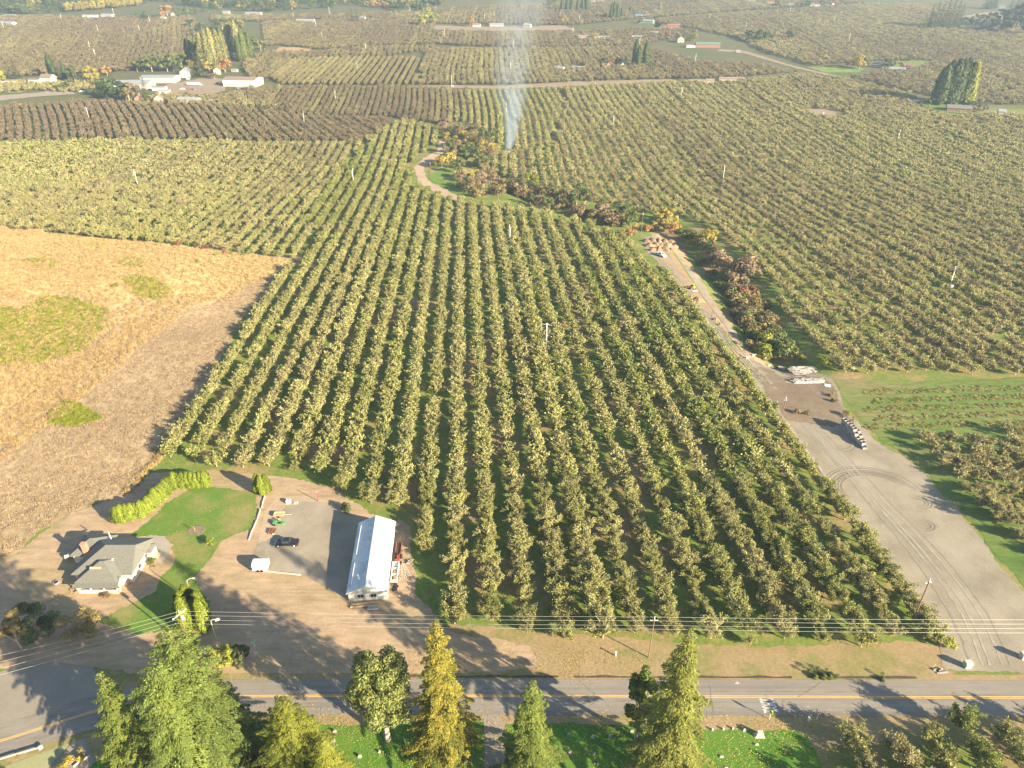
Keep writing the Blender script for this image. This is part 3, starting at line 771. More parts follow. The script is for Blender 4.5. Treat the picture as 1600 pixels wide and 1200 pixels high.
# name, outline in the photo, vanishing x of its rows, row gap, tree gap, scale (x,z), tint mean/spread, gap chance
FIELDS = [
    ('main', [(243, 712), (275, 672), (310, 632), (352, 560), (395, 490), (465, 408), (500, 372), (470, 330), (500, 300), (560, 240), (612, 196), (640, 192), (686, 203), (680, 228), (655, 246), (640, 262), (650, 292), (700, 312), (760, 322), (830, 330), (905, 350), (985, 374), (1010, 400), (1052, 440), (1115, 530), (1195, 632), (1260, 722), (1325, 812), (1390, 905), (1445, 975), (1472, 1012), (1380, 1010), (1200, 1014), (1000, 1002), (860, 998), (790, 985), (735, 990), (695, 982), (668, 905), (660, 840), (628, 792), (560, 785), (520, 748), (470, 738), (410, 735), (345, 742), (335, 722), (262, 722)], 721, 8.1, 3.0, (1.14, 1.06), (.40, .13), .03),
    ('left', [(-160, 222), (0, 224), (300, 222), (430, 226), (560, 225), (600, 205), (555, 242), (500, 300), (470, 330), (495, 372), (468, 408), (400, 400), (330, 390), (160, 374), (0, 356), (-160, 345)], 745, 7.6, 4.2, (1.1, 1.05), (.52, .12), .03),
    ('brown', [(-160, 165), (0, 170), (60, 165), (150, 160), (260, 166), (400, 170), (470, 182), (615, 188), (600, 203), (560, 223), (430, 223), (300, 219), (0, 221), (-160, 219)], 41, 7.6, 3.4, (1.1, 1.0), (.90, .08), .0),
    ('mid', [(380, 142), (480, 137), (640, 138), (730, 142), (735, 178), (700, 195), (640, 190), (615, 184), (480, 180), (430, 172), (395, 160)], 700, 6.8, 3.6, (1.0, 1.0), (.82, .1), .02),
    ('midgreen', [(735, 143), (800, 142), (870, 140), (880, 160), (860, 235), (800, 240), (755, 215), (735, 195), (700, 190)], 735, 7.4, 3.8, (.9, 1.05), (.42, .1), .1),
    ('hedgerows', [(430, 95), (490, 92), (655, 92), (650, 134), (560, 134), (440, 133), (418, 120)], 773, 8.6, 2.6, (.95, 1.05), (.70, .06), .0),
    ('east', [(752, 244), (800, 240), (865, 232), (885, 165), (875, 140), (1000, 133), (1160, 128), (1250, 118), (1320, 125), (1420, 148), (1440, 168), (1480, 182), (1600, 184), (1850, 184), (1850, 575), (1640, 586), (1480, 586), (1330, 585), (1268, 566), (1238, 512), (1205, 458), (1168, 408), (1130, 368), (1098, 350), (1065, 340), (1000, 332), (935, 318), (895, 305), (840, 290), (812, 283), (765, 278)], 742, 7.9, 4.7, (1.12, 1.02), (.55, .14), .03),
    ('young', [(1428, 690), (1500, 682), (1700, 676), (1900, 680), (1900, 960), (1700, 940), (1600, 865), (1530, 800), (1470, 745)], None, 6.8, 2.8, (.98, .9), (.56, .1), .06),
    ('far1', [(665, 78), (800, 78), (1000, 74), (1090, 98), (1190, 104), (1300, 128), (1240, 114), (1130, 124), (1000, 125), (790, 133), (652, 134)], 742, 7.4, 4.0, (1.05, 1.05), (.70, .10), .0),
    ('far2', [(-200, 30), (60, 26), (120, 30), (300, 28), (330, 60), (298, 96), (240, 106), (200, 112), (120, 116), (0, 122), (-200, 134)], 300, 8, 5.4, (1.25, 1.1), (.80, .1), .0),
    ('far3', [(380, 100), (420, 84), (500, 82), (600, 74), (680, 72), (680, 78), (600, 90), (490, 90), (432, 95), (412, 132), (395, 140)], 700, 8, 5, (1.2, 1.1), (.78, .08), .0),
    ('far4', [(415, 72), (410, 36), (560, 30), (680, 36), (675, 49), (760, 52), (900, 50), (1000, 46), (1090, 50), (1060, 60), (1000, 72), (800, 76), (680, 70), (600, 72), (500, 78), (440, 72)], 760, 8, 5.2, (1.3, 1.1), (.76, .1), .0),
    ('far5', [(1150, 60), (1095, 48), (1010, 32), (1200, 18), (1350, 8), (1480, 8), (1500, 26), (1430, 48), (1560, 44), (1850, 46), (1850, 168), (1560, 164), (1500, 158), (1400, 140), (1330, 122), (1440, 106), (1460, 96), (1370, 96), (1270, 104), (1200, 84)], 900, 8, 5.6, (1.3, 1.1), (.70, .12), .0),
    ('far6', [(330, 26), (560, 24), (700, 14), (1000, 2), (1350, -8), (1350, 6), (1180, 16), (1000, 30), (900, 40), (700, 38), (560, 28), (415, 34), (330, 34)], 800, 8.5, 6.2, (1.4, 1.1), (.76, .1), .0),
    ('fill_a', [(-60, 138), (20, 132), (60, 131), (140, 131), (150, 140), (100, 146), (60, 141), (10, 146), (-60, 152)], 300, 7, 4.2, (1.0, 1.0), (.52, .1), .0),
    ('fill_b', [(200, 160), (262, 149), (350, 151), (395, 138), (420, 160), (430, 172), (395, 170), (260, 165), (205, 166)], 100, 7, 4.4, (1.1, 1.0), (.66, .1), .0),
    ('strip', [(1270, 1150), (1400, 1142), (1700, 1130), (1800, 1400), (1310, 1400)], 760, 7.5, 4.3, (1.15, 1.15), (.34, .12), .08),
]
CLEAR = [  # where nothing is planted although an outline covers it: px, py, radius in m
    (1290, 178, 20), (1500, 168, 26), (1460, 172, 16), (1555, 172, 10), (930, 60, 14), (900, 104, 14), (960, 100, 26), (1000, 98, 12), (1085, 68, 20), (1120, 75, 20), (875, 108, 10), (905, 106, 10), (1105, 128, 18), (1140, 127, 14), (490, 34, 14), (560, 30, 14), (850, 36, 14), (1190, 58, 16), (1375, 103, 18), (1400, 110, 12), (1345, 104, 12),
    (20, 40, 14), (870, 335, 8), (215, 291, 3), (1126, 284, 4), (1480, 451, 4)]
LANE_POLY = [(p.x, p.y) for p in PP([(1478, 1046), (1462, 1000), (1388, 900), (1322, 805), (1256, 715), (1190, 628), (1109, 527), (1040, 432), (996, 395), (996, 365), (1030, 360), (1070, 385), (1100, 430), (1160, 520), (1165, 548), (1240, 570), (1320, 590), (1322, 640), (1425, 722), (1610, 940), (1760, 1062)])]
DRYW = [(p.x, p.y) for p in PP([(-150, 345), (0, 357), (70, 362), (160, 377), (260, 389), (330, 394), (400, 402), (462, 408), (440, 440), (385, 490), (300, 640), (-150, 700)])]
clr = [(P(a, b), r) for a, b, r in CLEAR]
trees = []
rngF = np.random.default_rng(11)
for fi, (fname, poly, vpx, gap, tgap, sc, tint, miss) in enumerate(FIELDS):
    if vpx is None: dx, dy = math.cos(-.12), math.sin(-.12)
    else:
        u = (vpx - 800) / F / (C_ + math.tan(math.radians(PITCH)) * S_)
        L = math.hypot(u, 1); dx, dy = u / L, 1 / L
    wp = PP(poly)
    W2 = np.array([(p.x, p.y) for p in wp])
    a = W2 @ np.array([dx, dy]); b = W2 @ np.array([dy, -dx])
    A0, B1 = a.min() - 5, b.max() + 5
    ia = np.arange(0, int((a.max() - A0 + 10) / tgap)); ib = np.arange(0, int((B1 - b.min() + 10) / gap))
    IA, IB = np.meshgrid(ia, ib); IA = IA.ravel(); IB = IB.ravel()
    n = len(IA)
    far = fname.startswith(('far', 'fill'))
    j = .5 if not far else 1.5
    wob = 1.6 * np.sin((A0 + IA * tgap) * .021 + fi) * (0 if fname in ('main', 'hedgerows', 'young') else 1)
    av = A0 + IA * tgap + rngF.normal(0, j, n) + (IB % 2) * tgap * .3; bv = B1 - IB * gap + rngF.normal(0, j * (.42 if not far else .7), n) + wob
    x = av * dx + bv * dy; y = av * dy - bv * dx
    z = T(x, y)
    px, py, dep = proj(x, y, z)
    ok = inpoly(px, py, poly) & (y > 45) & (rngF.random(n) > miss) & ~inpoly(x, y, LANE_POLY)
    for c, r in clr: ok &= np.hypot(x - c.x, y - c.y) > r
    if fname == 'left': ok &= ~inpoly(x, y, DRYW)
    tint_big = np.sin(x * .013 + fi) * np.cos(y * .011 + fi * 2) * .08
    rowt = rngF.normal(0, .05, ib.max() + 2)[IB]; rows_ = (1 + rngF.normal(0, .07, ib.max() + 2))[IB]
    tn = np.clip(tint[0] + tint_big + rowt + rngF.normal(0, tint[1] * .5, n), 0, 1)
    size = np.clip(rngF.normal(1, .13, n), .6, 1.3) * rows_
    young = rngF.random(n) < (.07 if fname == 'main' else .03)
    size[young] *= .6
    for k in np.nonzero(ok)[0]:
        trees.append((float(dep[k]), fname, float(x[k]), float(y[k]), float(z[k]), sc[0] * float(size[k]), sc[1] * float(size[k]) * float(rngF.uniform(.88, 1.12)), float(tn[k]), int(IB[k]), float(av[k]), float(px[k]), float(py[k])))
trees.sort()
print('orchard trees', len(trees))
inview = [t for t in trees if t[1] in ('main', 'young', 'strip') and -30 < t[10] < 1620 and t[11] < 1218]
near = inview[:300]; nearid = set(id(t) for t in near)
rowmin = {}
for t in trees:
    rowmin[t[1]] = min(rowmin.get(t[1], 999), t[8])
rank = {}
byrow = {}
for t in trees:
    if t[1] in ('main', 'young', 'strip'): byrow.setdefault((t[1], t[8]), []).append(t)
for key, L in byrow.items():
    L.sort(key=lambda t: t[9])
    if key[0] == 'strip': L = [t for t in L if t[11] < 1218][::-1]
    for i, t in enumerate(L): rank[id(t)] = i + 1
vis_rows = {f: sorted({t[8] for t in inview if t[1] == f}) for f in ('main', 'young', 'strip')}
rng0 = random.Random(5)
for t in near:
    dep, fn, x, y, z, sx, sz, tn, ib, av, px, py = t
    r = vis_rows[fn].index(ib) + 1; q = rank[id(t)]
    if fn == 'main':
        lab = '%s pear tree from the road in the %s orchard row from the gravel lane' % (ordw(q), ordw(r))
        grp = 'pear trees in the long orchard rows'
    elif fn == 'young':
        lab = 'low bushy tree, %s from the lane in the %s row of the young block' % (ordw(q), ordw(r))
        grp = 'bushy young trees right of the lane'
    else:
        lab = '%s tree from the road in the %s row beside the cemetery, counted from right' % (ordw(q), ordw(r))
        grp = 'orchard trees beside the cemetery'
    o = thing('pear_tree', lab, 'tree', (x, y, z - .05), rng0.uniform(0, 6.28), grp)
    o.scale = (sx, sx, sz)
    k = rng0.randrange(6)
    c = link('crown', HI[k][0], o); c['tint'] = tn
    link('trunk', HI[k][1], o)
rest = [t for t in trees if id(t) not in nearid]
pm = bpy.data.meshes.new('orchard')
pm.vertices.add(len(rest))
pm.vertices.foreach_set('co', np.array([(t[2], t[3], t[4] - .05) for t in rest], np.float32).ravel())
def pattr(me, nm, ty, arr):
    a = me.attributes.new(nm, ty, 'POINT')
    a.data.foreach_set('vector' if ty == 'FLOAT_VECTOR' else 'value', np.asarray(arr, np.int32 if ty == 'INT' else np.float32).ravel())
rr = np.random.default_rng(2)
N = len(rest)
pattr(pm, 'rot', 'FLOAT_VECTOR', np.column_stack([np.zeros(N), np.zeros(N), rr.uniform(0, 6.28, N)]))
pattr(pm, 'scl', 'FLOAT_VECTOR', [(t[5], t[5], t[6]) for t in rest])
pattr(pm, 'tint', 'FLOAT', [t[7] for t in rest])
pattr(pm, 'idx', 'INT', [rr.integers(0, 5) if t[0] < 560 else 5 + rr.integers(0, 4) for t in rest])
def scatter(pointmesh, name, sources):
    """one object: its points carry copies of the source meshes"""
    hidden = bpy.data.collections.new(name + '_sources')
    for i, me in enumerate(sources):
        s = bpy.data.objects.new('%s_%02d' % (name, i), me); hidden.objects.link(s)
    ng = bpy.data.node_groups.new(name, 'GeometryNodeTree')
    ng.interface.new_socket('Geometry', in_out='INPUT', socket_type='NodeSocketGeometry')
    ng.interface.new_socket('Geometry', in_out='OUTPUT', socket_type='NodeSocketGeometry')
    gi = ng.nodes.new('NodeGroupInput'); go = ng.nodes.new('NodeGroupOutput')
    ip = ng.nodes.new('GeometryNodeInstanceOnPoints')
    ci = ng.nodes.new('GeometryNodeCollectionInfo'); ci.inputs['Collection'].default_value = hidden
    ci.inputs['Separate Children'].default_value = True; ci.inputs['Reset Children'].default_value = True
    def na(nm, ty):
        a = ng.nodes.new('GeometryNodeInputNamedAttribute'); a.data_type = ty; a.inputs[0].default_value = nm
        return [s for s in a.outputs if s.enabled and s.name == 'Attribute'][0]
    ip.inputs['Pick Instance'].default_value = True
    ng.links.new(gi.outputs[0], ip.inputs['Points']); ng.links.new(ci.outputs[0], ip.inputs['Instance'])
    ng.links.new(na('idx', 'INT'), ip.inputs['Instance Index'])
    e2r = ng.nodes.new('FunctionNodeEulerToRotation')
    ng.links.new(na('rot', 'FLOAT_VECTOR'), e2r.inputs[0]); ng.links.new(e2r.outputs[0], ip.inputs['Rotation'])
    ng.links.new(na('scl', 'FLOAT_VECTOR'), ip.inputs['Scale'])
    ng.links.new(ip.outputs[0], go.inputs[0])
    o = link(name, pointmesh)
    md = o.modifiers.new('scatter', 'NODES'); md.node_group = ng
    return o
tag(scatter(pm, 'orchard', MID + LOW), 'rows of olive and brown pear trees filling the valley beyond the nearest orchard rows', 'orchard', kind='stuff')

# ------------------------------------------------------------------ trees and shrubs that stand apart
def label_set(items, phrase, fmt='%s %s'):
    """items sorted from the left get an ordinal when there is more than one"""
    items.sort(key=lambda t: t[0])
    out = []
    for i, it in enumerate(items):
        if len(items) == 1: out.append((it, phrase))
        else:
            w = 'leftmost' if i == 0 else ('rightmost' if i == len(items) - 1 else ordw(i + 1) + ' from left')
            out.append((it, w + ' ' + phrase if w.endswith('most') else phrase + ', ' + w))
    return out
CR = {}
for s in range(3):
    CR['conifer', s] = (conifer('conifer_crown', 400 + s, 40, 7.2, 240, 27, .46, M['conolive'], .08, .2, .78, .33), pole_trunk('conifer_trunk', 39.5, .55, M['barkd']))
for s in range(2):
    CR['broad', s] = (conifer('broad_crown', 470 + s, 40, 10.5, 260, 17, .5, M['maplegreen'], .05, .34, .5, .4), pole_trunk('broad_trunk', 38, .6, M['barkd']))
for s in range(2):
    CR['smallcon', s] = (conifer('conifer_crown', 420 + s, 20, 3.8, 70, 9, .9, M['condark'], .05, .12, .8, .35), pole_trunk('conifer_trunk', 19.5, .3, M['barkd']))
    CR['poplar', s] = (column('poplar_crown', 430 + s, 1500, 20, 2.4, 1.0, M['green'], .6), pole_trunk('poplar_trunk', 6, .3, M['bark']))
    me_, cc_, rd_ = blob('leafy_crown', 440 + s, 1300, 10, 4.6, 1.6, .85, M['green'], 15, .3)
    CR['round', s] = (me_, pole_trunk('leafy_trunk', 6, .28, M['bark'], [((0, 0, 1.8), tuple(c), .1) for c in cc_[:5]]))
    me_, cc_, rd_ = blob('bush_crown', 450 + s, 700, 3.2, 2.2, .1, .5, M['green'], 9, .42)
    CR['bush', s] = (me_, pole_trunk('bush_stem', 1.5, .08, M['bark'], [((0, 0, .2), tuple(c), .04) for c in cc_[:4]]))
    CR['arbor', s] = (column('arborvitae_crown', 460 + s, 4200, 5.2, 1.15, .34, M['arbor'], .42), pole_trunk('arborvitae_stem', 2.5, .12, M['barkd']))
def plant(name, kind, s, x, y, label, group=None, mat=None, sx=1.0, sz=1.0, rz=None, dz=0, parts=True, cat='tree'):
    me, tk = CR[kind, s]
    z = float(T(x, y)) + dz
    o = thing(name, label, cat, (x, y, z), rng0.uniform(0, 6.28) if rz is None else rz, group)
    o.scale = (sx, sx, sz)
    c = link('crown', me, o)
    if mat: setmat(c, M[mat])
    link('trunk', tk, o)
    return o
# tall trees along the cemetery: (x of top, y of top, height, kind, material, width)
TH_ = {'conifer': 40, 'smallcon': 20, 'poplar': 20, 'round': 10, 'bush': 3.2, 'arbor': 5.2}
def bytop(px, py, h): return P(px, py, h * .985)
tall = [
    (1080, 985, 41, 0, 'conolive', 1.2, 'tallest olive conifer beside the road, right of the cemetery drive'),
    (680, 972, 37, 1, 'conyellow', 1.1, 'conifer with a golden yellow top standing left of the cemetery drive'),
    (832, 1066, 30, 2, 'conlight', 1.3, 'light green conifer just right of the cemetery drive'),
    (440, 1096, 27, 10, 'yellowgreen', 1.15, 'broad yellow-green conifer at the bottom edge, left of the cemetery lawn'),
    (502, 1156, 21, 11, 'yellowgreen', 1.0, 'smaller yellow-green conifer right of the broad one at the bottom edge'),
    (262, 985, 40, 10, 'maplegreen', .98, 'large bright green tree below the power pole'),
    (238, 1040, 38, 11, 'maplegreen', .95, 'bright green tree in front of the large one below the power pole'),
    (322, 1062, 25, 11, 'oak', 1.1, 'dark green tree shading the road right of the large bright one'),
    (155, 1054, 33, 0, 'conlight', 1.25, 'narrow green tree beside the lower left driveway'),
    (178, 1125, 20, 10, 'conlight', .95, 'low spreading green tree behind the short stone wall'),
]
for px, py, h, s, mt, w, lab in tall:
    p = bytop(px, py, h)
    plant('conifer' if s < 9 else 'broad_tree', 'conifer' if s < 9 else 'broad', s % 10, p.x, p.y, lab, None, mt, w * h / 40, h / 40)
# broad-leaved trees near the road
for px, py, h, r, mt, lab, k in (
    (585, 1018, 26, 8.0, 'oak', 'broad dark green oak with pale branches left of the golden conifer', 85),
    (1012, 1040, 22, 4.2, 'maplegreen', 'loose green broad-leaved tree touching the tallest conifer', 60),
    (40, 955, 8, 5.0, 'condark', 'shaded dark green tree in front of the peach house', 18),  # shade over this tree is put into its dark leaf colour
    (112, 962, 6.5, 4.5, 'brown', 'shaded brown-leaved tree left of the peach house lawn', 16),  # darker leaf colour imitates the shade this tree stands in
    (8, 965, 10, 4.0, 'brown', 'brown-leaved tree at the left edge below the dry field', 12),
    (345, 1015, 5.5, 3.2, 'yellowgreen', 'yellow-green bush at the roadside right of the power pole', 12),
    (372, 1012, 5.5, 2.6, 'green', 'dark green bush beside the yellow-green roadside bush', 10)):
    p = bytop(px, py, h)
    me_, cc_, rd_ = blob('leafy_crown', int(px + py), int(900 * r * r ** .5 * (1.3 if k > 40 else 1)), h, r, h * .22 if h > 8 else .1, .48 if h > 8 else .3, M[mt], k, .3 if k < 40 else .185, top=1 if k < 40 else .5)
    o = thing('leafy_tree' if h > 6 else 'bush', lab, 'tree' if h > 6 else 'bush', p, 0)
    link('crown', me_, o)
    link('trunk', pole_trunk('trunk', h * .7, .12 + h * .018, M['bark'], [((0, 0, h * .2), tuple(c), .12) for c in cc_[:9]]), o)
# trees just outside the picture whose shade falls into it
for px, py, h, s, mt, lab in ((-110, 1120, 26, 0, 'conlight', 'conifer beyond the lower left edge'), (640, 1260, 30, 0, 'conolive', 'conifer behind the golden-topped one'), (380, 1280, 24, 2, 'condark', 'dark conifer behind the broad yellow-green one')):
    p = bytop(px, py, h); plant('conifer', 'conifer', s, p.x, p.y, lab, None, mt, 1.1 * h / 40, h / 40)
# arborvitae hedge round the lawn
hedge = []
for (a, b), n in ((((182, 816), (228, 806)), 6), (((232, 801), (268, 766)), 7), (((272, 762), (326, 759)), 8)):
    p, q = P(*a), P(*b)
    for i in range(n):
        t = (i + .5) / n
        x, y = p.x + (q.x - p.x) * t, p.y + (q.y - p.y) * t
        hedge.append((proj(x, y, float(T(x, y)))[0], x, y))
for it, lab in label_set(hedge, 'yellow-green arborvitae in the hedge round the house lawn'):
    plant('arborvitae', 'arbor', rng0.randrange(2), it[1], it[2], lab, 'arborvitae hedge', None, rng0.uniform(1.35, 1.6), rng0.uniform(.88, 1.05), cat='shrub')
pair = [(p[0], P(*p)) for p in ((405, 769), (411, 772), (418, 770))]
for it, lab in label_set([(a, b.x, b.y) for a, b in pair], 'tall narrow arborvitae at the lawn corner'):
    plant('arborvitae', 'arbor', 0, it[1], it[2], lab, 'arborvitae trees at the lawn corner', None, 1.2, 1.25, cat='shrub')
cl = [(a, P(a, b)) for a, b in ((292, 968), (300, 960), (307, 962), (313, 965), (319, 972), (302, 975), (310, 980), (322, 985), (295, 985))]
for it, lab in label_set([(a, b.x, b.y) for a, b in cl], 'arborvitae in the clump by the power pole'):
    plant('arborvitae', 'arbor', 1, it[1], it[2], lab, 'arborvitae clump', 'arbor', 1.5, rng0.uniform(1.5, 2.0), cat='shrub')
for a, b, sc, mt, lab in ((330, 852, .62, 'arbor', 'round clipped shrub at the lower lawn edge'), (238, 882, .55, 'green', 'small green shrub against the peach house wall'), (168, 934, .42, 'purple', 'dark red shrub in front of the house porch'), (302, 949, .7, 'arbor', 'small rounded shrub below the street lamp'), (545, 799, .9, 'green', 'pale green tree at the top corner of the gravel yard'),
    (108, 1195, .55, 'yellow', 'yellow shrub beside the lower left driveway wall, middle of three'), (125, 1184, .5, 'yellow', 'yellow shrub beside the lower left driveway wall, uppermost of three'), (98, 1206, .5, 'yellow', 'yellow shrub at the bottom edge beside the driveway wall')):
    p = P(a, b); plant('bush', 'bush', a % 2, p.x, p.y, lab, None, mt, sc, sc, cat='bush')
# shrubs and small trees along the creek
creek = {
 ('yellow', 'bush', 'yellow bush on the creek bank below the far dirt track'): [(698, 217, 1.7), (708, 222, 1.5), (722, 218, 2.0), (732, 222, 2.2), (738, 216, 1.6), (752, 232, 1.9), (760, 240, 2.2), (753, 246, 1.8), (690, 262, 2.2), (700, 258, 2.4), (742, 278, 1.8), (775, 240, 1.6)],
 ('purple', 'bush', 'reddish bush on the creek bank below the far dirt track'): [(692, 203, 1.9), (699, 196, 1.7), (703, 229, 1.8), (712, 232, 2.0), (722, 230, 1.6), (735, 208, 1.9), (745, 205, 1.7), (752, 284, 2.0), (746, 290, 1.7), (716, 238, 1.5)],
 ('green', 'round', 'dark green tree in the creek hollow below the far dirt track'): [(711, 270, .75), (719, 264, .7), (728, 255, .7), (740, 248, .8), (757, 215, .7), (764, 225, .75), (772, 218, .7), (765, 258, .6), (722, 243, .7), (704, 210, .6), (716, 206, .65), (733, 240, .75)],
 ('brown', 'bush', 'olive brown bush along the middle of the creek'): [(728, 292, 2.0), (736, 300, 2.2), (748, 306, 1.9), (766, 302, 1.8), (778, 306, 2.0), (793, 300, 2.1), (806, 302, 2.2), (818, 310, 2.3), (836, 312, 1.8), (858, 312, 2.2), (882, 318, 2.1), (872, 330, 1.6), (905, 332, 1.8), (928, 344, 1.8), (953, 352, 1.7), (967, 350, 1.7)],
 ('faryellow', 'round', 'pale yellow-green tree along the middle of the creek'): [(850, 326, .6), (852, 336, .5), (868, 318, .6), (943, 350, .5)],
 ('yellowgreen', 'round', 'bright yellow-green tree above the creek bend'): [(828, 296, .95)],
 ('condark', 'round', 'large dark rounded tree left of the creek meadow'): [(900, 324, 1.15)],
 ('orange', 'bush', 'orange bush at the near end of the creek'): [(902, 338, 1.6), (985, 366, 1.5), (1010, 366, 1.6), (1016, 360, 1.3)],
 ('green', 'bush', 'green bush in the dark creek hollow'): [(962, 335, 2.2), (975, 332, 2.2), (985, 342, 2.4), (1062, 372, 1.8), (1095, 392, 2.2), (1110, 398, 2.0), (1130, 432, 1.6), (1195, 524, 2.0), (1180, 540, 1.9), (1205, 543, 2.3), (1188, 552, 1.6), (1210, 558, 2.2), (1226, 560, 2.3), (1160, 456, 1.7), (1105, 450, 1.4), (1112, 470, 1.3), (1166, 500, 1.8)],
 ('yellow', 'round', 'golden tree behind the soil mounds'): [(1028, 352, .7), (1040, 348, .8), (1048, 356, .65), (1034, 362, .55)],
 ('yellow', 'bush', 'yellow bush on the creek slope right of the soil mounds'): [(1103, 380, 1.7), (1112, 372, 1.5), (1119, 402, 1.0), (1078, 386, 1.0), (1088, 378, 1.1)],
 ('purple', 'bush', 'purplish brown bush on the creek slope beside the gravel lane'): [(1100, 412, 1.9), (1110, 418, 2.0), (1095, 404, 1.6), (1142, 428, 2.3), (1150, 438, 2.5), (1138, 444, 2.3), (1130, 452, 2.0), (1128, 440, 1.9), (1148, 426, 1.9)],
 ('red', 'bush', 'red bush in the creek hollow'): [(1162, 466, 1.4), (1174, 462, 1.1), (1168, 472, 1.1)],
 ('brown', 'bush', 'olive brown bush on the lower creek slope'): [(1135, 478, 2.0), (1146, 488, 1.9), (1142, 500, 1.9), (1152, 512, 1.9), (1160, 528, 1.7), (1170, 492, 1.8), (1180, 512, 1.8), (1158, 482, 1.8), (1140, 515, 1.3), (1150, 538, 1.2), (1163, 547, 1.3), (1072, 385, 1.3), (1165, 480, 1.9)],
 ('yellowgreen', 'bush', 'pale yellow-green shrub above the board stacks'): [(1176, 552, 1.9), (1186, 548, 1.6), (1240, 572, .9), (1255, 566, .8)],
 ('brown', 'bush', 'dry tan weed clump on the yard bank by the bin stack'): [(1322, 650, .7), (1330, 658, .6), (1304, 628, .6), (1298, 618, .6), (1246, 646, .6), (1262, 648, .6)],
 ('yellow', 'bush', 'small autumn bush along the top of the dry field'): [(62, 357, .9), (90, 358, .7)],
 ('red', 'bush', 'small red bush along the top of the dry field'): [(5, 351, .7), (80, 355, .7), (100, 358, .8), (115, 362, .9), (278, 385, 1.1), (307, 388, .8), (322, 390, 1.0), (350, 396, .9)],
 ('yellowgreen', 'bush', 'small yellowish bush along the crest of the dry field'): [(340, 400, .9), (360, 397, .8), (380, 399, .8), (310, 410, .7), (182, 448, .8), (388, 398, .8)],
 ('green', 'bush', 'tufted weed bush along the roadside ditch'): [(1268, 1057, .5), (1280, 1056, .6), (1292, 1056, .5), (1303, 1057, .5), (1376, 1060, .45)],
 ('yellowgreen', 'bush', 'brush along the orchard edge of the gravel lane'): [(1062, 455, .9), (1078, 478, .9), (1095, 500, .9), (1140, 560, .8), (1185, 620, .8), (1230, 685, .9), (1262, 730, .8), (1300, 785, .9), (1355, 865, 1.0), (1400, 930, 1.0), (1430, 975, 1.1), (1478, 1010, .9), (1380, 900, 1.0)],
}
_rc = random.Random(21)
for poly, n, keys in (([(1062, 374), (1110, 397), (1150, 450), (1232, 562), (1190, 556), (1150, 520), (1120, 470), (1085, 412)], 42, [('green', 'bush', 'green bush in the dark creek hollow'), ('brown', 'bush', 'olive brown bush on the lower creek slope')]),
                      ([(690, 205), (760, 210), (790, 285), (900, 322), (990, 348), (985, 362), (900, 342), (800, 312), (740, 300), (700, 270)], 60, [('brown', 'bush', 'olive brown bush along the middle of the creek'), ('green', 'round', 'dark green tree in the creek hollow below the far dirt track'), ('purple', 'bush', 'reddish bush on the creek bank below the far dirt track')])):
    k = 0
    while k < n:
        a_, b_ = _rc.uniform(690, 1232), _rc.uniform(205, 562)
        if inpoly(np.array([a_]), np.array([b_]), poly)[0]:
            kk = _rc.choice(keys); creek[kk].append((round(a_, 1), round(b_, 1), _rc.uniform(.45, .75) if kk[1] == 'round' else _rc.uniform(1.3, 2.2))); k += 1
for (mt, kd, ph), lst in creek.items():
    its = [(a, b, c) for a, b, c in lst]
    for it, lab in label_set(its, ph):
        sh = 14 if ('lower creek slope' in ph or 'beside the gravel lane' in ph) else 0
        q = it[2] * (.85 if kd == 'bush' else 1) * (1.0 if ph.startswith(('dry', 'tuft', 'small', 'brush')) else (1.2 if 'lower creek slope' in ph or 'dark creek hollow' in ph else 1.5))
        p = P(it[0] + sh, it[1])
        if not ph.startswith(('brush', 'dry', 'tuft', 'small')):
            for _ in range(20):
                if inpoly(np.array([p.x]), np.array([p.y]), LANE_POLY)[0] or float(segd(p.x, p.y, LANE_POLY, True)) < q * 1.9: p = P(proj(p.x + 1.5, p.y, p.z)[0], proj(p.x + 1.5, p.y, p.z)[1])
                else: break
        plant('bush' if kd == 'bush' else 'tree', kd, rng0.randrange(2), p.x, p.y, lab, ph.split(' on ')[0].split(' in ')[0].split(' along ')[0] + 's', mt, q * (1.15 if kd == 'bush' else 1), q, cat='bush' if kd == 'bush' else 'tree', dz=-.1)
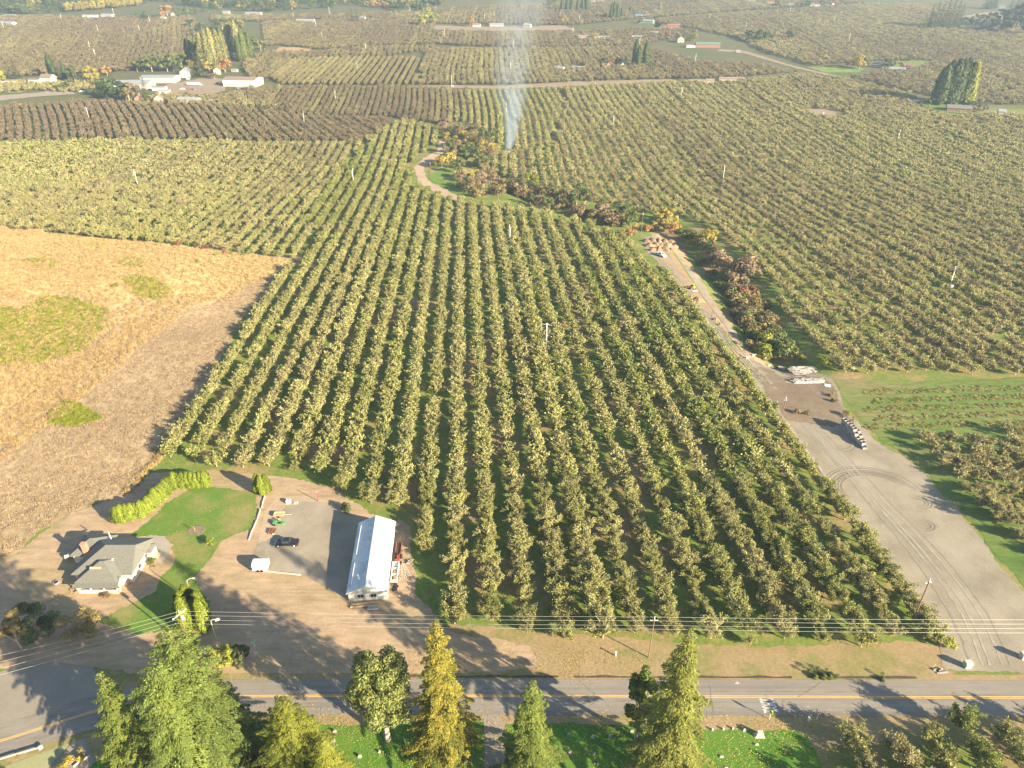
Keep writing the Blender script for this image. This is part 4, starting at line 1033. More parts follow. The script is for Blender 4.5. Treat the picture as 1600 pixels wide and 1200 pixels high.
# trees round the farms in the distance: place -> (material, kind, noun, [(px, py of foot, height m)])
FARM = [
 ('at the far left', [('condark', 'smallcon', 'broad blue-green conifer', [(28, 126, 26), (18, 128, 22)]), ('yellowgreen', 'round', 'yellow-green tree', [(2, 130, 14)]), ('bluespruce', 'smallcon', 'pale blue spruce', [(10, 146, 13)]), ('green', 'round', 'olive green tree', [(118, 128, 17), (112, 138, 11), (98, 142, 8), (104, 140, 9), (90, 143, 8)])]),
 ('beside the far left farmhouse', [('condark', 'poplar', 'tall dark conifer', [(84, 122, 27), (103, 124, 20)]), ('green', 'smallcon', 'olive conifer', [(95, 126, 24)]), ('yellow', 'round', 'yellow tree', [(146, 128, 17), (152, 134, 10)])]),
 ('in front of the packing house', [('condark', 'round', 'dark rounded tree', [(168, 155, 20), (160, 150, 16), (192, 158, 18), (184, 152, 20)]), ('condark', 'smallcon', 'dark pointed conifer', [(178, 140, 22)]), ('brown', 'round', 'russet tree', [(203, 160, 19), (198, 158, 14)]), ('green', 'smallcon', 'slim green conifer', [(231, 160, 24), (229, 163, 14)]), ('orange', 'round', 'orange tree', [(168, 118, 11), (213, 143, 8)])]),
 ('behind the packing house', [('green', 'round', 'grey-green tree', [(215, 112, 14), (226, 112, 16), (238, 112, 20), (250, 110, 17), (262, 112, 18), (272, 112, 22), (285, 108, 20)]), ('yellow', 'round', 'yellow tree', [(297, 110, 12), (328, 112, 12), (307, 108, 9)]), ('condark', 'smallcon', 'dark conifer', [(303, 121, 20), (315, 120, 30), (308, 118, 26)]), ('orange', 'round', 'orange tree', [(352, 113, 19), (345, 114, 12)]), ('purple', 'round', 'dark purple tree', [(336, 124, 8), (330, 122, 6)])]),
 ('in the tall grove', [('faryellow', 'poplar', 'yellow-green poplar', [(320, 106, 40), (328, 106, 42), (336, 105, 44), (345, 104, 42), (353, 100, 38), (366, 78, 36), (372, 80, 38), (360, 78, 34)]), ('green', 'poplar', 'green poplar', [(296, 95, 26), (302, 96, 30), (310, 98, 30), (350, 92, 36), (375, 96, 30), (383, 94, 36), (392, 90, 30)]), ('condark', 'smallcon', 'dark conifer', [(300, 60, 20), (312, 62, 22), (325, 55, 24), (340, 52, 30), (333, 48, 24), (362, 90, 22), (296, 55, 14)]), ('green', 'round', 'rounded green tree', [(316, 52, 18), (348, 46, 20), (380, 72, 22), (385, 84, 16), (395, 76, 18), (300, 44, 16)]), ('faryellow', 'round', 'yellow willow', [(408, 80, 16), (414, 78, 10), (357, 55, 22), (370, 52, 26), (425, 175, 9), (412, 172, 9)])]),
 ('at the upper left farmstead', [('orange', 'round', 'orange tree', [(262, 26, 22), (254, 28, 12)]), ('green', 'round', 'green tree', [(213, 30, 12), (228, 32, 15), (243, 30, 9), (285, 26, 16), (296, 26, 18)]), ('condark', 'smallcon', 'dark conifer', [(272, 20, 18), (306, 22, 20), (318, 18, 22)])]),
 ('at the upper centre farmstead', [('condark', 'smallcon', 'dark conifer', [(551, 37, 24), (558, 37, 22), (545, 37, 16)]), ('green', 'smallcon', 'green conifer', [(575, 36, 18)]), ('yellowgreen', 'round', 'yellow-green tree', [(664, 42, 22), (676, 40, 22), (671, 30, 20)]), ('condark', 'round', 'dark tree', [(628, 18, 18), (640, 18, 20), (652, 18, 20), (662, 20, 18), (680, 14, 24), (668, 8, 22), (618, 16, 14)]), ('orange', 'round', 'orange tree', [(735, 42, 16), (597, 13, 14), (605, 14, 12), (586, 12, 12), (668, 3, 10)]), ('green', 'round', 'dark green shrub row tree', [(580, 75, 9), (665, 74, 10), (661, 74, 10)])]),
 ('near the upper smoke', [('condark', 'poplar', 'dark conifer', [(878, 18, 24), (886, 18, 26), (893, 18, 26), (902, 18, 22), (910, 18, 32), (916, 18, 34)]), ('yellow', 'round', 'yellow tree', [(881, 38, 17)]), ('brown', 'round', 'russet tree', [(836, 40, 10), (844, 42, 8)]), ('green', 'round', 'grey-green tree', [(858, 10, 14), (868, 8, 16)])]),
 ('by the upper crossroads', [('condark', 'poplar', 'dark poplar', [(955, 31, 26), (959, 31, 30), (964, 31, 26), (971, 28, 18), (984, 21, 12)]), ('condark', 'round', 'dark rounded tree', [(1032, 46, 14), (1028, 46, 12), (1000, 37, 10), (1024, 33, 9), (945, 30, 10), (935, 30, 9)]), ('yellow', 'round', 'yellow tree', [(1085, 64, 11), (1080, 64, 8)]), ('purple', 'round', 'russet brown tree', [(1044, 60, 11), (1038, 58, 10), (1033, 62, 9), (1022, 62, 8), (1049, 62, 8)]), ('condark', 'smallcon', 'dark conifer', [(1077, 62, 15), (1073, 64, 13), (1068, 62, 10)])]),
 ('at the small farm above the middle road', [('condark', 'poplar', 'tall dark conifer', [(993, 102, 30), (997, 104, 24), (1008, 103, 28), (1012, 103, 16)]), ('orange', 'round', 'golden orange tree', [(956, 103, 11)]), ('condark', 'round', 'dark green tree', [(942, 104, 8), (975, 104, 7), (965, 100, 8)]), ('yellow', 'round', 'yellow tree', [(930, 63, 11)])]),
 ('right of the upper lane', [('condark', 'round', 'dark tree', [(1172, 62, 16), (1181, 66, 12), (1190, 66, 18), (1196, 64, 16), (1232, 62, 14), (1206, 62, 8)]), ('condark', 'smallcon', 'dark conifer', [(1232, 62, 18)]), ('yellow', 'round', 'yellow tree', [(1213, 58, 9)])]),
 ('by the farm with the yellow tree', [('yellow', 'round', 'bright yellow tree', [(1342, 108, 17), (1337, 106, 12)]), ('condark', 'round', 'dark green tree', [(1384, 107, 11), (1392, 106, 9), (1353, 104, 8)]), ('orange', 'round', 'orange tree', [(1406, 106, 8), (1322, 104, 7)])]),
 ('behind the red house', [('condark', 'poplar', 'very tall dark conifer', [(1460, 163, 34), (1466, 164, 38), (1472, 162, 40), (1482, 163, 42), (1489, 163, 42), (1495, 162, 42), (1503, 162, 38)]), ('yellowgreen', 'poplar', 'yellowish poplar', [(1509, 163, 40)]), ('condark', 'round', 'low dark tree', [(1452, 166, 9), (1446, 166, 8), (1525, 170, 7), (1514, 170, 8)]), ('purple', 'round', 'dark reddish shrub', [(1532, 176, 7), (1540, 174, 7), (1520, 174, 6)])]),
 ('on the upper right hillside', [('condark', 'smallcon', 'dark conifer', [(1450, 45, 36), (1458, 46, 40), (1466, 46, 42), (1474, 46, 44), (1482, 46, 44), (1490, 45, 42), (1497, 44, 36), (1443, 46, 24), (1540, 14, 34), (1548, 14, 38), (1554, 13, 36), (1580, 12, 30), (1590, 10, 30), (1598, 10, 30)]), ('condark', 'round', 'dark hillside tree', [(1505, 42, 16), (1520, 40, 18), (1535, 40, 20), (1550, 40, 24), (1565, 38, 28), (1578, 40, 32), (1590, 42, 36), (1598, 46, 36), (1580, 52, 30), (1560, 52, 24), (1600, 55, 30), (1540, 50, 20)])]),
 ('along the upper right road', [('condark', 'round', 'dark tree', [(1212, 12, 14), (1255, 11, 12), (1262, 11, 14), (1285, 10, 12)]), ('orange', 'round', 'orange tree', [(1305, 8, 12)]), ('condark', 'smallcon', 'dark conifer', [(1070, 6, 20), (1078, 6, 18), (1086, 6, 20), (1110, 3, 14), (1120, 3, 14)])]),
]
for place, kinds in FARM:
    for mt, kd, noun, lst in kinds:
        for it, lab in label_set([tuple(t) for t in lst], '%s %s' % (noun, place)):
            p = P(it[0], it[1]); h = it[2]; q = h / TH_[kd]
            wv = {'round': 1.15, 'poplar': 1.35, 'smallcon': 1.3}[kd]; q *= 1.12
            plant('tree' if kd == 'round' else kd.replace('smallcon', 'conifer'), kd, rng0.randrange(2), p.x, p.y, lab, noun + 's ' + place, mt, q * wv * rng0.uniform(.9, 1.1), q)
# far woods that read as one mass
wp = []
rg = np.random.default_rng(77)
for poly, n in (([(-60, 22), (40, 24), (100, 20), (200, 8), (260, 4), (330, 16), (420, 20), (560, 10), (620, 16), (700, 4), (700, -25), (-60, -25)], 1500), ([(700, -4), (900, 0), (1000, -6), (900, -20), (700, -20)], 120), ([(100, 20), (215, 10), (222, 4), (110, 12)], 160), ([(1560, 30), (1660, 60), (1800, 60), (1800, 20), (1640, 20)], 220)):
    q = np.array([(p.x, p.y) for p in PP(poly)])
    x = rg.uniform(q[:, 0].min(), q[:, 0].max(), n * 3); y = rg.uniform(q[:, 1].min(), q[:, 1].max(), n * 3)
    ok = inpoly(x, y, q); wp += [(a, b, 1 if poly[1] == (215, 10) else 0) for a, b in zip(x[ok][:n], y[ok][:n])]
wm = bpy.data.meshes.new('far_woods'); wm.vertices.add(len(wp))
wm.vertices.foreach_set('co', np.array([(a, b, float(T(a, b))) for a, b, k in wp], np.float32).ravel())
N = len(wp)
pattr(wm, 'rot', 'FLOAT_VECTOR', np.column_stack([np.zeros(N), np.zeros(N), rg.uniform(0, 6.28, N)]))
ss = rg.uniform(.7, 1.4, N) * np.array([.8 if k else 1 for a, b, k in wp]); pattr(wm, 'scl', 'FLOAT_VECTOR', np.column_stack([ss * 1.5, ss * 1.5, ss * 1.5]))
pattr(wm, 'idx', 'INT', [(2 if k else int(rg.choice([0, 0, 1, 2, 3, 3]))) for a, b, k in wp])
def withmat(me, mt):
    m2 = me.copy(); m2.materials.clear(); m2.materials.append(M[mt]); return m2
tag(scatter(wm, 'far_woods', [withmat(CR['round', 0][0], 'green'), withmat(CR['round', 1][0], 'condark'), withmat(CR['round', 1][0], 'yellow'), withmat(CR['smallcon', 0][0], 'condark')]), 'distant mixed woods along the top of the valley', 'woods', kind='stuff')
# bramble and dry grass on the bank
def scatter_area(name, polys, n, sources, smin, smax, label, cat, zs=1.0, dz=0.0, seed=1):
    rg = np.random.default_rng(seed); pts = []
    for poly, frac in polys:
        q = np.array([(p.x, p.y) for p in PP(poly)])
        m = int(n * frac)
        x = rg.uniform(q[:, 0].min(), q[:, 0].max(), m * 4); y = rg.uniform(q[:, 1].min(), q[:, 1].max(), m * 4)
        ok = inpoly(x, y, q)
        nz = np.sin(x * .35 + np.sin(y * .27) * 2) * np.sin(y * .31 + np.sin(x * .22) * 2)
        ok &= nz > -.8
        pts += list(zip(x[ok][:m], y[ok][:m]))
    me = bpy.data.meshes.new(name); me.vertices.add(len(pts))
    A = np.array(pts); N = len(pts)
    me.vertices.foreach_set('co', np.column_stack([A, T(A[:, 0], A[:, 1]) + dz]).astype(np.float32).ravel())
    pattr(me, 'rot', 'FLOAT_VECTOR', np.column_stack([rg.normal(0, .1, N), rg.normal(0, .1, N), rg.uniform(0, 6.28, N)]))
    s = rg.uniform(smin, smax, N); pattr(me, 'scl', 'FLOAT_VECTOR', np.column_stack([s, s, s * zs]))
    pattr(me, 'idx', 'INT', rg.integers(0, len(sources), N))
    return tag(scatter(me, name, sources), label, cat, kind='stuff')
bram = [blob('bramble_clump', 500 + s, 160, 1.1, 1.3, 0, .34, M['bramble'], 7, .45)[0] for s in range(3)]
scatter_area('brambles', [([(-60, 478), (30, 482), (75, 462), (130, 468), (168, 485), (160, 515), (128, 548), (95, 560), (30, 572), (-60, 560)], .72), ([(192, 434), (215, 430), (240, 436), (268, 452), (262, 466), (240, 470), (215, 462)], .13), ([(76, 648), (100, 626), (125, 632), (158, 655), (120, 666), (80, 662)], .11), ([(40, 405), (70, 402), (92, 412), (75, 422), (45, 416)], .04), ([(180, 405), (210, 402), (232, 412), (215, 420), (190, 414)], .04), ([(66, 360), (100, 364), (150, 372), (178, 384), (160, 389), (110, 378), (70, 366)], .05)], 3200, bram, .6, 1.2, 'yellow-green bramble patches spreading over the dry grassy bank', 'brambles', .55, .03, 3)
rgt = np.random.default_rng(4)
def tuft(seed):
    r = np.random.default_rng(seed); n = 26
    c = np.column_stack([r.normal(0, .35, n), r.normal(0, .35, n), r.uniform(.25, .5, n)])
    d = np.column_stack([r.normal(0, .3, n), r.normal(0, .3, n), np.ones(n)])
    return leafmesh('grass_tuft', c, d, rdir(r, n, -.0), r.uniform(.6, 1.1, n), .09, r, M['drytuft'])
tufts = [tuft(600 + s) for s in range(3)]
scatter_area('dry_grass', [([(-80, 350), (60, 358), (160, 374), (330, 392), (450, 405), (430, 425), (360, 465), (300, 478), (240, 470), (170, 520), (60, 610), (-80, 690)], .85), ([(-60, 680), (60, 610), (160, 530), (250, 470), (300, 470), (200, 560), (90, 660), (-60, 760)], .1), ([(188, 775), (240, 720), (262, 690), (250, 722), (205, 770)], .006)], 17000, tufts, .7, 1.5, 'tall pale dry grass covering the bank above the houses', 'dry grass', .9, .05, 8)
wt = leaf_mat('dry_weed_leaves', [(0, (.25, .18, .11)), (1, (.42, .32, .19))], False, .3)
def weed(seed):
    r = np.random.default_rng(seed); n = 20
    c = np.column_stack([r.normal(0, .45, n), r.normal(0, .45, n), r.uniform(.08, .3, n)]); d = np.column_stack([r.normal(0, .7, n), r.normal(0, .7, n), np.ones(n)])
    return leafmesh('dry_weed', c, d, rdir(r, n), r.uniform(.3, .7, n), .1, r, wt)
scatter_area('dry_weeds', [([(462, 410), (440, 440), (385, 490), (345, 560), (300, 640), (250, 695), (225, 742), (170, 778), (110, 803), (60, 828), (20, 868), (-80, 900), (-80, 700), (60, 612), (170, 520), (240, 472), (330, 476), (400, 440)], 1.0)], 8000, [weed(630 + s) for s in range(3)], .6, 1.3, 'short brown dry weeds on the lower part of the grassy bank', 'dry weeds', 1.0, .05, 9)
rgw = [blob('weed_clump', 520 + s, 60, .45, .7, 0, .3, M[('brown', 'yellowgreen', 'drytuft')[s]], 4, .5)[0] for s in range(3)]
scatter_area('hay_rows', [([(1350 + 15 * (k % 2), 608 + k * 14), (1700, 600 + k * 13), (1700, 608 + k * 13), (1350 + 15 * (k % 2), 617 + k * 14)], .2) for k in range(5)], 1500, rgw, .5, 1.1, 'rows of cut weeds and prunings lying across the green field', 'prunings', .6, .03, 12)

litm = leaf_mat('fallen_leaf', [(0, (.20, .13, .05)), (1, (.42, .32, .09))], False, 0)
def litter(seed):
    r = np.random.default_rng(seed); n = 34
    c = np.column_stack([r.normal(0, 1.5, n), r.normal(0, 1.5, n), r.uniform(.02, .05, n)])
    return leafmesh('fallen_leaves', c, rdir(r, n) * np.array([1, 1, .1]), np.tile([0, 0, 1.0], (n, 1)) + r.normal(0, .1, (n, 3)), r.uniform(.1, .24, n), .12, r, litm)
scatter_area('fallen_leaves', [([(370, 1118), (1330, 1120), (1330, 1230), (360, 1230)], .6), ([(150, 830), (400, 765), (400, 830), (300, 985), (150, 985)], .15), ([(300, 1040), (640, 1010), (1000, 1020), (1000, 1062), (300, 1064)], .25)], 900, [litter(700 + s) for s in range(3)], .7, 1.4, 'fallen yellow and brown leaves scattered over the lawns and verges', 'fallen leaves', 1.0, .075, 31)

# ------------------------------------------------------------------ buildings
def gable(name, lab, x, y, w, l, h, rh, rz, wall, roof, oh=.4, cat='house', windows=0, door=True, chim=False, group=None, z=None, ww=1.2, wh=1.2, hip=False, bay=0):
    """w across, l along the ridge (local y)"""
    o = thing(name, lab, cat, (x, y, float(T(x, y)) - .05 if z is None else z), rz, group)
    a, b = w / 2, l / 2
    mb = MB()
    if hip:
        mb.box((0, 0, 0), (w, l, h))
    else:
        mb.prism([(-a, 0), (a, 0), (a, h), (0, h + rh), (-a, h)], 'y', -b, b)
    mb.build('wall', [M[wall]], o)
    r = MB(); t = .16; A, B = a + oh, b + oh; hh = h - rh * oh / a
    if hip:
        q = max(0, B - A)
        top = h + rh
        vs = [(-A, -B, hh), (A, -B, hh), (A, B, hh), (-A, B, hh), (0, -q, top), (0, q, top)]
        r.solid(vs + [(v[0], v[1], v[2] - t) for v in vs[:4]], [(0, 1, 4), (1, 2, 5, 4), (2, 3, 5), (3, 0, 4, 5), (6, 7, 1, 0), (7, 8, 2, 1), (8, 9, 3, 2), (9, 6, 0, 3), (9, 8, 7, 6)])
    else:
        for s in (-1, 1):
            vs = [(0, -B, h + rh + .05), (s * A, -B, hh + .05), (s * A, B, hh + .05), (0, B, h + rh + .05)]
            r.solid(vs + [(v[0], v[1], v[2] + t) for v in vs], [(0, 1, 2, 3), (4, 5, 6, 7), (0, 1, 5, 4), (1, 2, 6, 5), (2, 3, 7, 6), (3, 0, 4, 7)])
    ro = r.build('roof', [M[roof]], o)
    if chim:
        c = MB(); c.box((a * .35, b * .3, h), (.9, .9, rh + 1.1)); c.build('chimney', [M['brick']], ro)
    def win(cx, cy, cz, ax, wd=ww, hg=wh):
        f = MB(); g = MB()
        d = (wd + .2, .1) if ax == 'x' else (.1, wd + .2)
        sgn = 1 if (cy > 0 if ax == 'x' else cx > 0) else -1
        ox, oy = (0, sgn * .04) if ax == 'x' else (sgn * .04, 0)
        f.box((cx + ox, cy + oy, cz), (d[0], d[1], hg + .2))
        g.box((cx + ox * 2.2, cy + oy * 2.2, cz + .1), (wd if ax == 'x' else .1, .1 if ax == 'x' else wd, hg))
        fo = f.build('window', [M['white']], o); g.build('pane', [M['glass']], fo)
    if windows:
        n = windows
        for i in range(n):
            t_ = (i + .5) / n * 2 - 1
            win(a, t_ * b * .85, h * .4, 'y')
        if w > 4:
            for s in ((-.25, .25) if w > 7 else (0,)): win(s * w, -b, h * .4, 'x')
    if door:
        dd = MB(); dd.box((0 if w > 7 else a * .5, -b - .03, 0), (1.0, .12, 2.05)); dd.build('door', [M['dkwood']], o)
    for i in range(bay):
        t_ = (i + .5) / bay * 2 - 1
        dd = MB(); dd.box((t_ * a * .85, -b - .03, 0), (w / bay * .55, .12, min(3.6, h * .8))); dd.build('bay_door', [M['roofbrown'] if i % 2 else M['white']], o)
    return o
# metal barn: placed from its eave corners
e1, e2, e3 = P(541, 924.5, 3.4), P(604, 923.5, 3.4), P(561.5, 820, 3.4)
ax = (e3 - e1); ax.z = 0; Lb = ax.length; ang = math.atan2(-ax.x, ax.y)
Wb = abs((e2 - e1).x) * math.cos(ang)
cx = e1.x + math.cos(ang) * Wb / 2 + ax.x / 2; cy = e1.y + math.sin(ang) * Wb / 2 + ax.y / 2
barn = thing('metal_barn', 'long pale barn with a white metal roof beside the gravel yard', 'barn', (cx, cy, float(T(cx, cy)) - .1), ang)
a, b, bh, br = Wb / 2 - .25, Lb / 2 - .3, 3.5, 2.1
slope = float(T(cx, cy + b)) - float(T(cx, cy))
mb = MB(); mb.prism([(-a, slope - .3), (a, slope - .3), (a, bh), (0, bh + br), (-a, bh)], 'y', -b, b)
for i in range(int(Wb / .6)):
    x = -a + .3 + i * .6; mb.box((x, -b - .02, 0), (.05, .05, bh + br * (1 - abs(x) / a) - .05))
mb.build('wall', [M['barnwall']], barn)
r = MB()
A, B = a + .35, b + .45
for s in (-1, 1):
    vs = [(0, -B, bh + br + .06), (s * A, -B, bh - br * .35 / a + .06), (s * A, B, bh - br * .35 / a + .06), (0, B, bh + br + .06)]
    r.solid(vs + [(v[0], v[1], v[2] + .12) for v in vs], [(0, 1, 2, 3), (4, 5, 6, 7), (0, 1, 5, 4), (1, 2, 6, 5), (2, 3, 7, 6), (3, 0, 4, 7)])
    for i in range(int(2 * B / .9)):
        y = -B + .45 + i * .9; x0, x1 = s * .1, s * (A - .05)
        z0, z1 = bh + br + .18, bh - br * .35 / a + .19
        r.solid([(x0, y - .03, z0), (x1, y - .03, z1), (x1, y + .03, z1), (x0, y + .03, z0), (x0, y, z0 + .06), (x1, y, z1 + .06)], [(0, 1, 5, 4), (3, 4, 5, 2)])
roof = r.build('roof', [M['barnroof']], barn)
rb = MB(); rb.box((0, 0, bh + br + .16), (.3, 2 * B, .1)); rb.build('ridge_cap', [M['galv']], roof)
sl2 = MB(); sl2.box((-a * .86, b * .45, bh + br * .13 + .2), (.3, b * .9, .07)); sl2.box((-a * .86, -b * .55, bh + br * .13 + .2), (.3, b * .6, .07)); sl2.build('skylight_strip', [M['white']], roof)
vp = MB(); vp.tube([(-a * .45, -b * .78, bh + br * .5), (-a * .45, -b * .78, bh + br * .5 + 1.5)], .09, 8); vp.tube([(-a * .45, -b * .78, bh + br * .5 + 1.5), (-a * .52, -b * .76, bh + br * .5 + 1.75)], .11, 8); vp.build('vent_pipe', [M['galv']], roof)
for wx in (-a * .36, a * .33):
    f = MB(); f.box((wx, -b - .05, 1.65), (1.5, .1, 1.15)); fo = f.build('window', [M['white']], barn)
    for k in (-.34, .34):
        g = MB(); g.box((wx + k, -b - .11, 1.75), (.6, .06, .95)); g.build('pane', [M['glass']], fo)
gt = MB()
for s in (-1, 1): gt.box((s * (A - .02), 0, bh - br * .35 / a - .05), (.14, 2 * B, .16))
gt.build('gutter', [M['white']], roof)
ds = MB(); ds.tube([(A - .1, -b + .3, 0), (A - .1, -b + .3, bh)], .06, 6); ds.tube([(-a - .12, -b + .2, 0), (-a - .12, -b + .2, bh - .2)], .07, 6); ds.build('downpipe', [M['white']], barn)
dr = MB(); dr.box((-a - .05, b * .3, 0), (.12, 3.4, 3.0)); dr.box((-a - .05, -b * .3, 0), (.12, 3.4, 3.0)); dr.build('roller_door', [M['white']], barn)
# things along the barn
def at_barn(lx, ly): return (cx + math.cos(ang) * lx - math.sin(ang) * ly, cy + math.sin(ang) * lx + math.cos(ang) * ly)
def scrap(name, lab, x, y, parts, cat, rz=0, group=None):
    o = thing(name, lab, cat, (x, y, float(T(x, y))), rz, group)
    for nm, m_, fn in parts:
        mb = MB(); fn(mb); mb.build(nm, [M[m_]], o)
    return o
def f_boards(n, L, w, h, sk=.1):
    def f(mb):
        r = random.Random(n)
        for i in range(n): mb.box((r.uniform(-sk, sk), (i - n / 2) * w * 1.05 + r.uniform(-.04, .04), 0 if i % 3 else h), (L * r.uniform(.8, 1), w, h), r.uniform(-.03, .03))
    return f
x, y = at_barn(-.4, -b - 1.5); scrap('lumber_stack', 'long stack of pale boards on the ground in front of the barn gable', x, y, [('boards', 'woodtan', f_boards(5, 7.2, .26, .28)), ('bearers', 'dkwood', lambda m: [m.box((k, 0, -.02), (.15, 1.5, .1)) for k in (-2.5, 0, 2.5)])], 'lumber', ang + .04)
x, y = at_barn(1.6, -b - 2.7); scrap('lumber_stack', 'short bundle of grey boards in front of the long stack at the barn', x, y, [('boards', 'woodpale', f_boards(4, 3.0, .28, .3)), ('bearers', 'dkwood', lambda m: [m.box((k, 0, -.02), (.12, 1.2, .1)) for k in (-1, 1)])], 'lumber', ang + .03)
def f_trail(m):
    m.box((0, 0, .5), (1.5, 4.8, .12))
    for s in (-.7, .7): m.box((s, 0, .62), (.08, 4.8, .5))
def f_slats(m):
    for i in range(7): m.box((-.6 + i * .2, 0, .7), (.08, 4.4, .06))
def f_wheels(m):
    for s in (-.85, .85): m.tube([(s - .1, -.4, .35), (s + .1, -.4, .35)], .35, 12)
x, y = at_barn(a + 1.5, b * .42); scrap('wire_roll_trailer', 'rusty slatted trailer of old iron against the right side of the barn', x, y, [('frame', 'rust', f_trail), ('slats', 'dkwood', f_slats), ('wheels', 'rubber', f_wheels)], 'trailer', ang)
def f_tr(m):
    m.box((0, 0, .6), (.7, 2.6, .6)); m.box((0, .9, 1.2), (.9, .8, .1)); m.tube([(0, -.6, 1.2), (0, -.6, 1.7)], .05, 6)
def f_trw(m):
    for s in (-.75, .75):
        m.tube([(s - .16, .8, .6), (s + .16, .8, .6)], .6, 14); m.tube([(s - .1, -1, .35), (s + .1, -1, .35)], .35, 12)
x, y = at_barn(a + 1.7, b * .12); scrap('tractor', 'small red tractor parked beside the barn wall', x, y, [('body', 'redpaint', f_tr), ('wheels', 'rubber', f_trw), ('seat', 'black', lambda m: m.box((0, .75, 1.3), (.45, .4, .35)))], 'tractor', ang)
def f_wf(m):
    for s in (-.75, .75): m.box((s, 0, .7), (.16, 6.2, .9))
    for k in (-3.0, -1, 1, 3.0): m.box((0, k, .75), (1.5, .16, .7))
x, y = at_barn(a + 1.3, -b * .32); scrap('boat_trailer', 'long white open trailer frame against the right side of the barn', x, y, [('frame', 'white', f_wf), ('wheels', 'rubber', lambda m: [m.tube([(s - .1, -.5, .35), (s + .1, -.5, .35)], .35, 12) for s in (-.95, .95)]), ('deck', 'galv', lambda m: m.box((0, 2.4, 1.0), (1.2, 1.0, .08)))], 'trailer', ang)
def f_lad(m):
    for s in (-.3, .3): m.tube([(s, -2.2, .2), (s, 2.2, .5)], .06, 5)
    for k in range(9): m.tube([(-.3, -2 + k * .5, .22 + k * .034), (.3, -2 + k * .5, .22 + k * .034)], .04, 4)
for i, (lx, ly, rz_) in enumerate(((3.0, -b * .28, .1), (3.7, -b * .25, .25), (4.3, -b * .2, .42))):
    x, y = at_barn(a + lx - .4, ly); scrap('orchard_ladder', ('pale orchard ladder lying nearest the white trailer', 'pale orchard ladder lying between two others beside the barn', 'pale orchard ladder lying farthest from the barn wall')[i], x, y, [('rails', 'woodpale', f_lad)], 'ladder', ang + rz_, 'ladders beside the barn')
def f_ty(m):
    for k, (dx_, dy_, dz_) in enumerate(((0, 0, 0), (.7, .2, 0), (.3, .8, 0), (.3, .3, .3))): m.tube([(dx_, dy_, dz_), (dx_, dy_, dz_ + .28)], .42, 12)
x, y = at_barn(a + 1.3, -b * .68); scrap('tyre_pile', 'dark pile of old tyres beside the front corner of the barn', x, y, [('tyres', 'rubber', f_ty), ('sheet', 'black', lambda m: m.box((.2, -.8, 0), (1.3, .7, .35), .3))], 'tyres', ang)
x, y = at_barn(a + 4.6, b * .05); scrap('brush_pile', 'low grey pile of scrap wood under the trees right of the barn', x, y, [('sticks', 'woodgrey', lambda m: [m.tube([(random.uniform(-1, 1), random.uniform(-1, 1), random.uniform(0, .5)), (random.uniform(-1, 1), random.uniform(-1, 1), random.uniform(.1, .6))], .07, 5) for _ in range(14)]), ('slab', 'dkwood', lambda m: m.box((0, 0, 0), (1.1, .8, .3), .4))], 'scrap')

# peach-coloured house with hipped roofs
ho = P(124, 927)
hs = thing('peach_house', 'cream and peach house with grey hipped roofs at the lower left', 'house', (ho.x, ho.y, ho.z - .35), 0)
def hblock(x0, x1, y0, y1, h, rh, wall='offwhite', roofed=True, oh=.55, z0=0, ge=0):
    w = MB(); w.box(((x0 + x1) / 2, (y0 + y1) / 2, z0), (x1 - x0, y1 - y0, h - z0)); w.build('wall', [M[wall]], hs)
    if not roofed: return None
    X0, X1, Y0, Y1 = x0 - oh, x1 + oh, y0 - oh, y1 + oh
    r = MB(); hx, hy = (X1 - X0) / 2, (Y1 - Y0) / 2
    if hx >= hy or ge: q = [(X0 + hy, (Y0 + Y1) / 2), (X1 - (ge or hy), (Y0 + Y1) / 2)]
    else: q = [((X0 + X1) / 2, Y0 + hx), ((X0 + X1) / 2, Y1 - hx)]
    vs = [(X0, Y0, h), (X1, Y0, h), (X1, Y1, h), (X0, Y1, h), (q[0][0], q[0][1], h + rh), (q[1][0], q[1][1], h + rh)]
    fs = [(0, 1, 5, 4), (1, 2, 5), (2, 3, 4, 5), (3, 0, 4)] if hx >= hy or ge else [(0, 1, 4), (1, 2, 5, 4), (2, 3, 5), (3, 0, 4, 5)]
    r.solid(vs + [(v[0], v[1], v[2] - .2) for v in vs[:4]], fs + [(6, 7, 1, 0), (7, 8, 2, 1), (8, 9, 3, 2), (9, 6, 0, 3), (9, 8, 7, 6)])
    return r.build('roof', [M['roofgrey']], hs)
main = hblock(-2.2, 11.4, 3.6, 15.2, 3.4, 3.6, ge=.9)
front = hblock(0, 9.0, 1.0, 9.0, 3.37, 2.6)
hblock(8.4, 9.8, 4.2, 8.0, 3.34, .5, oh=.35)
hblock(-6.3, 1.2, 10.2, 16.8, 3.0, 2.3)
hblock(10.9, 12.6, 11.5, 14.2, 2.7, .7, oh=.3)
bay_ = MB(); bay_.box((9.6, 3.3, 0), (1.2, 1.4, 2.7)); bay_.build('bay', [M['offwhite']], hs)
pw = MB(); pw.box((4.8, -.05, 0), (9.6, .16, 1.55)); pw.box((.05, .5, 0), (.16, 1.1, 1.55)); pw.box((9.55, .5, 0), (.16, 1.1, 1.55)); pw.build('porch_wall', [M['offwhite']], hs)
pr = MB(); pr.solid([(-.6, -.7, 2.9), (10.2, -.7, 2.9), (9.6, 2.2, 3.75), (.2, 2.2, 3.75), (-.6, -.7, 2.75), (10.2, -.7, 2.75), (9.6, 2.2, 3.6), (.2, 2.2, 3.6)], [(0, 1, 2, 3), (7, 6, 5, 4), (0, 4, 5, 1), (1, 5, 6, 2), (3, 7, 4, 0)]); pr.build('porch_roof', [M['roofgrey']], hs)
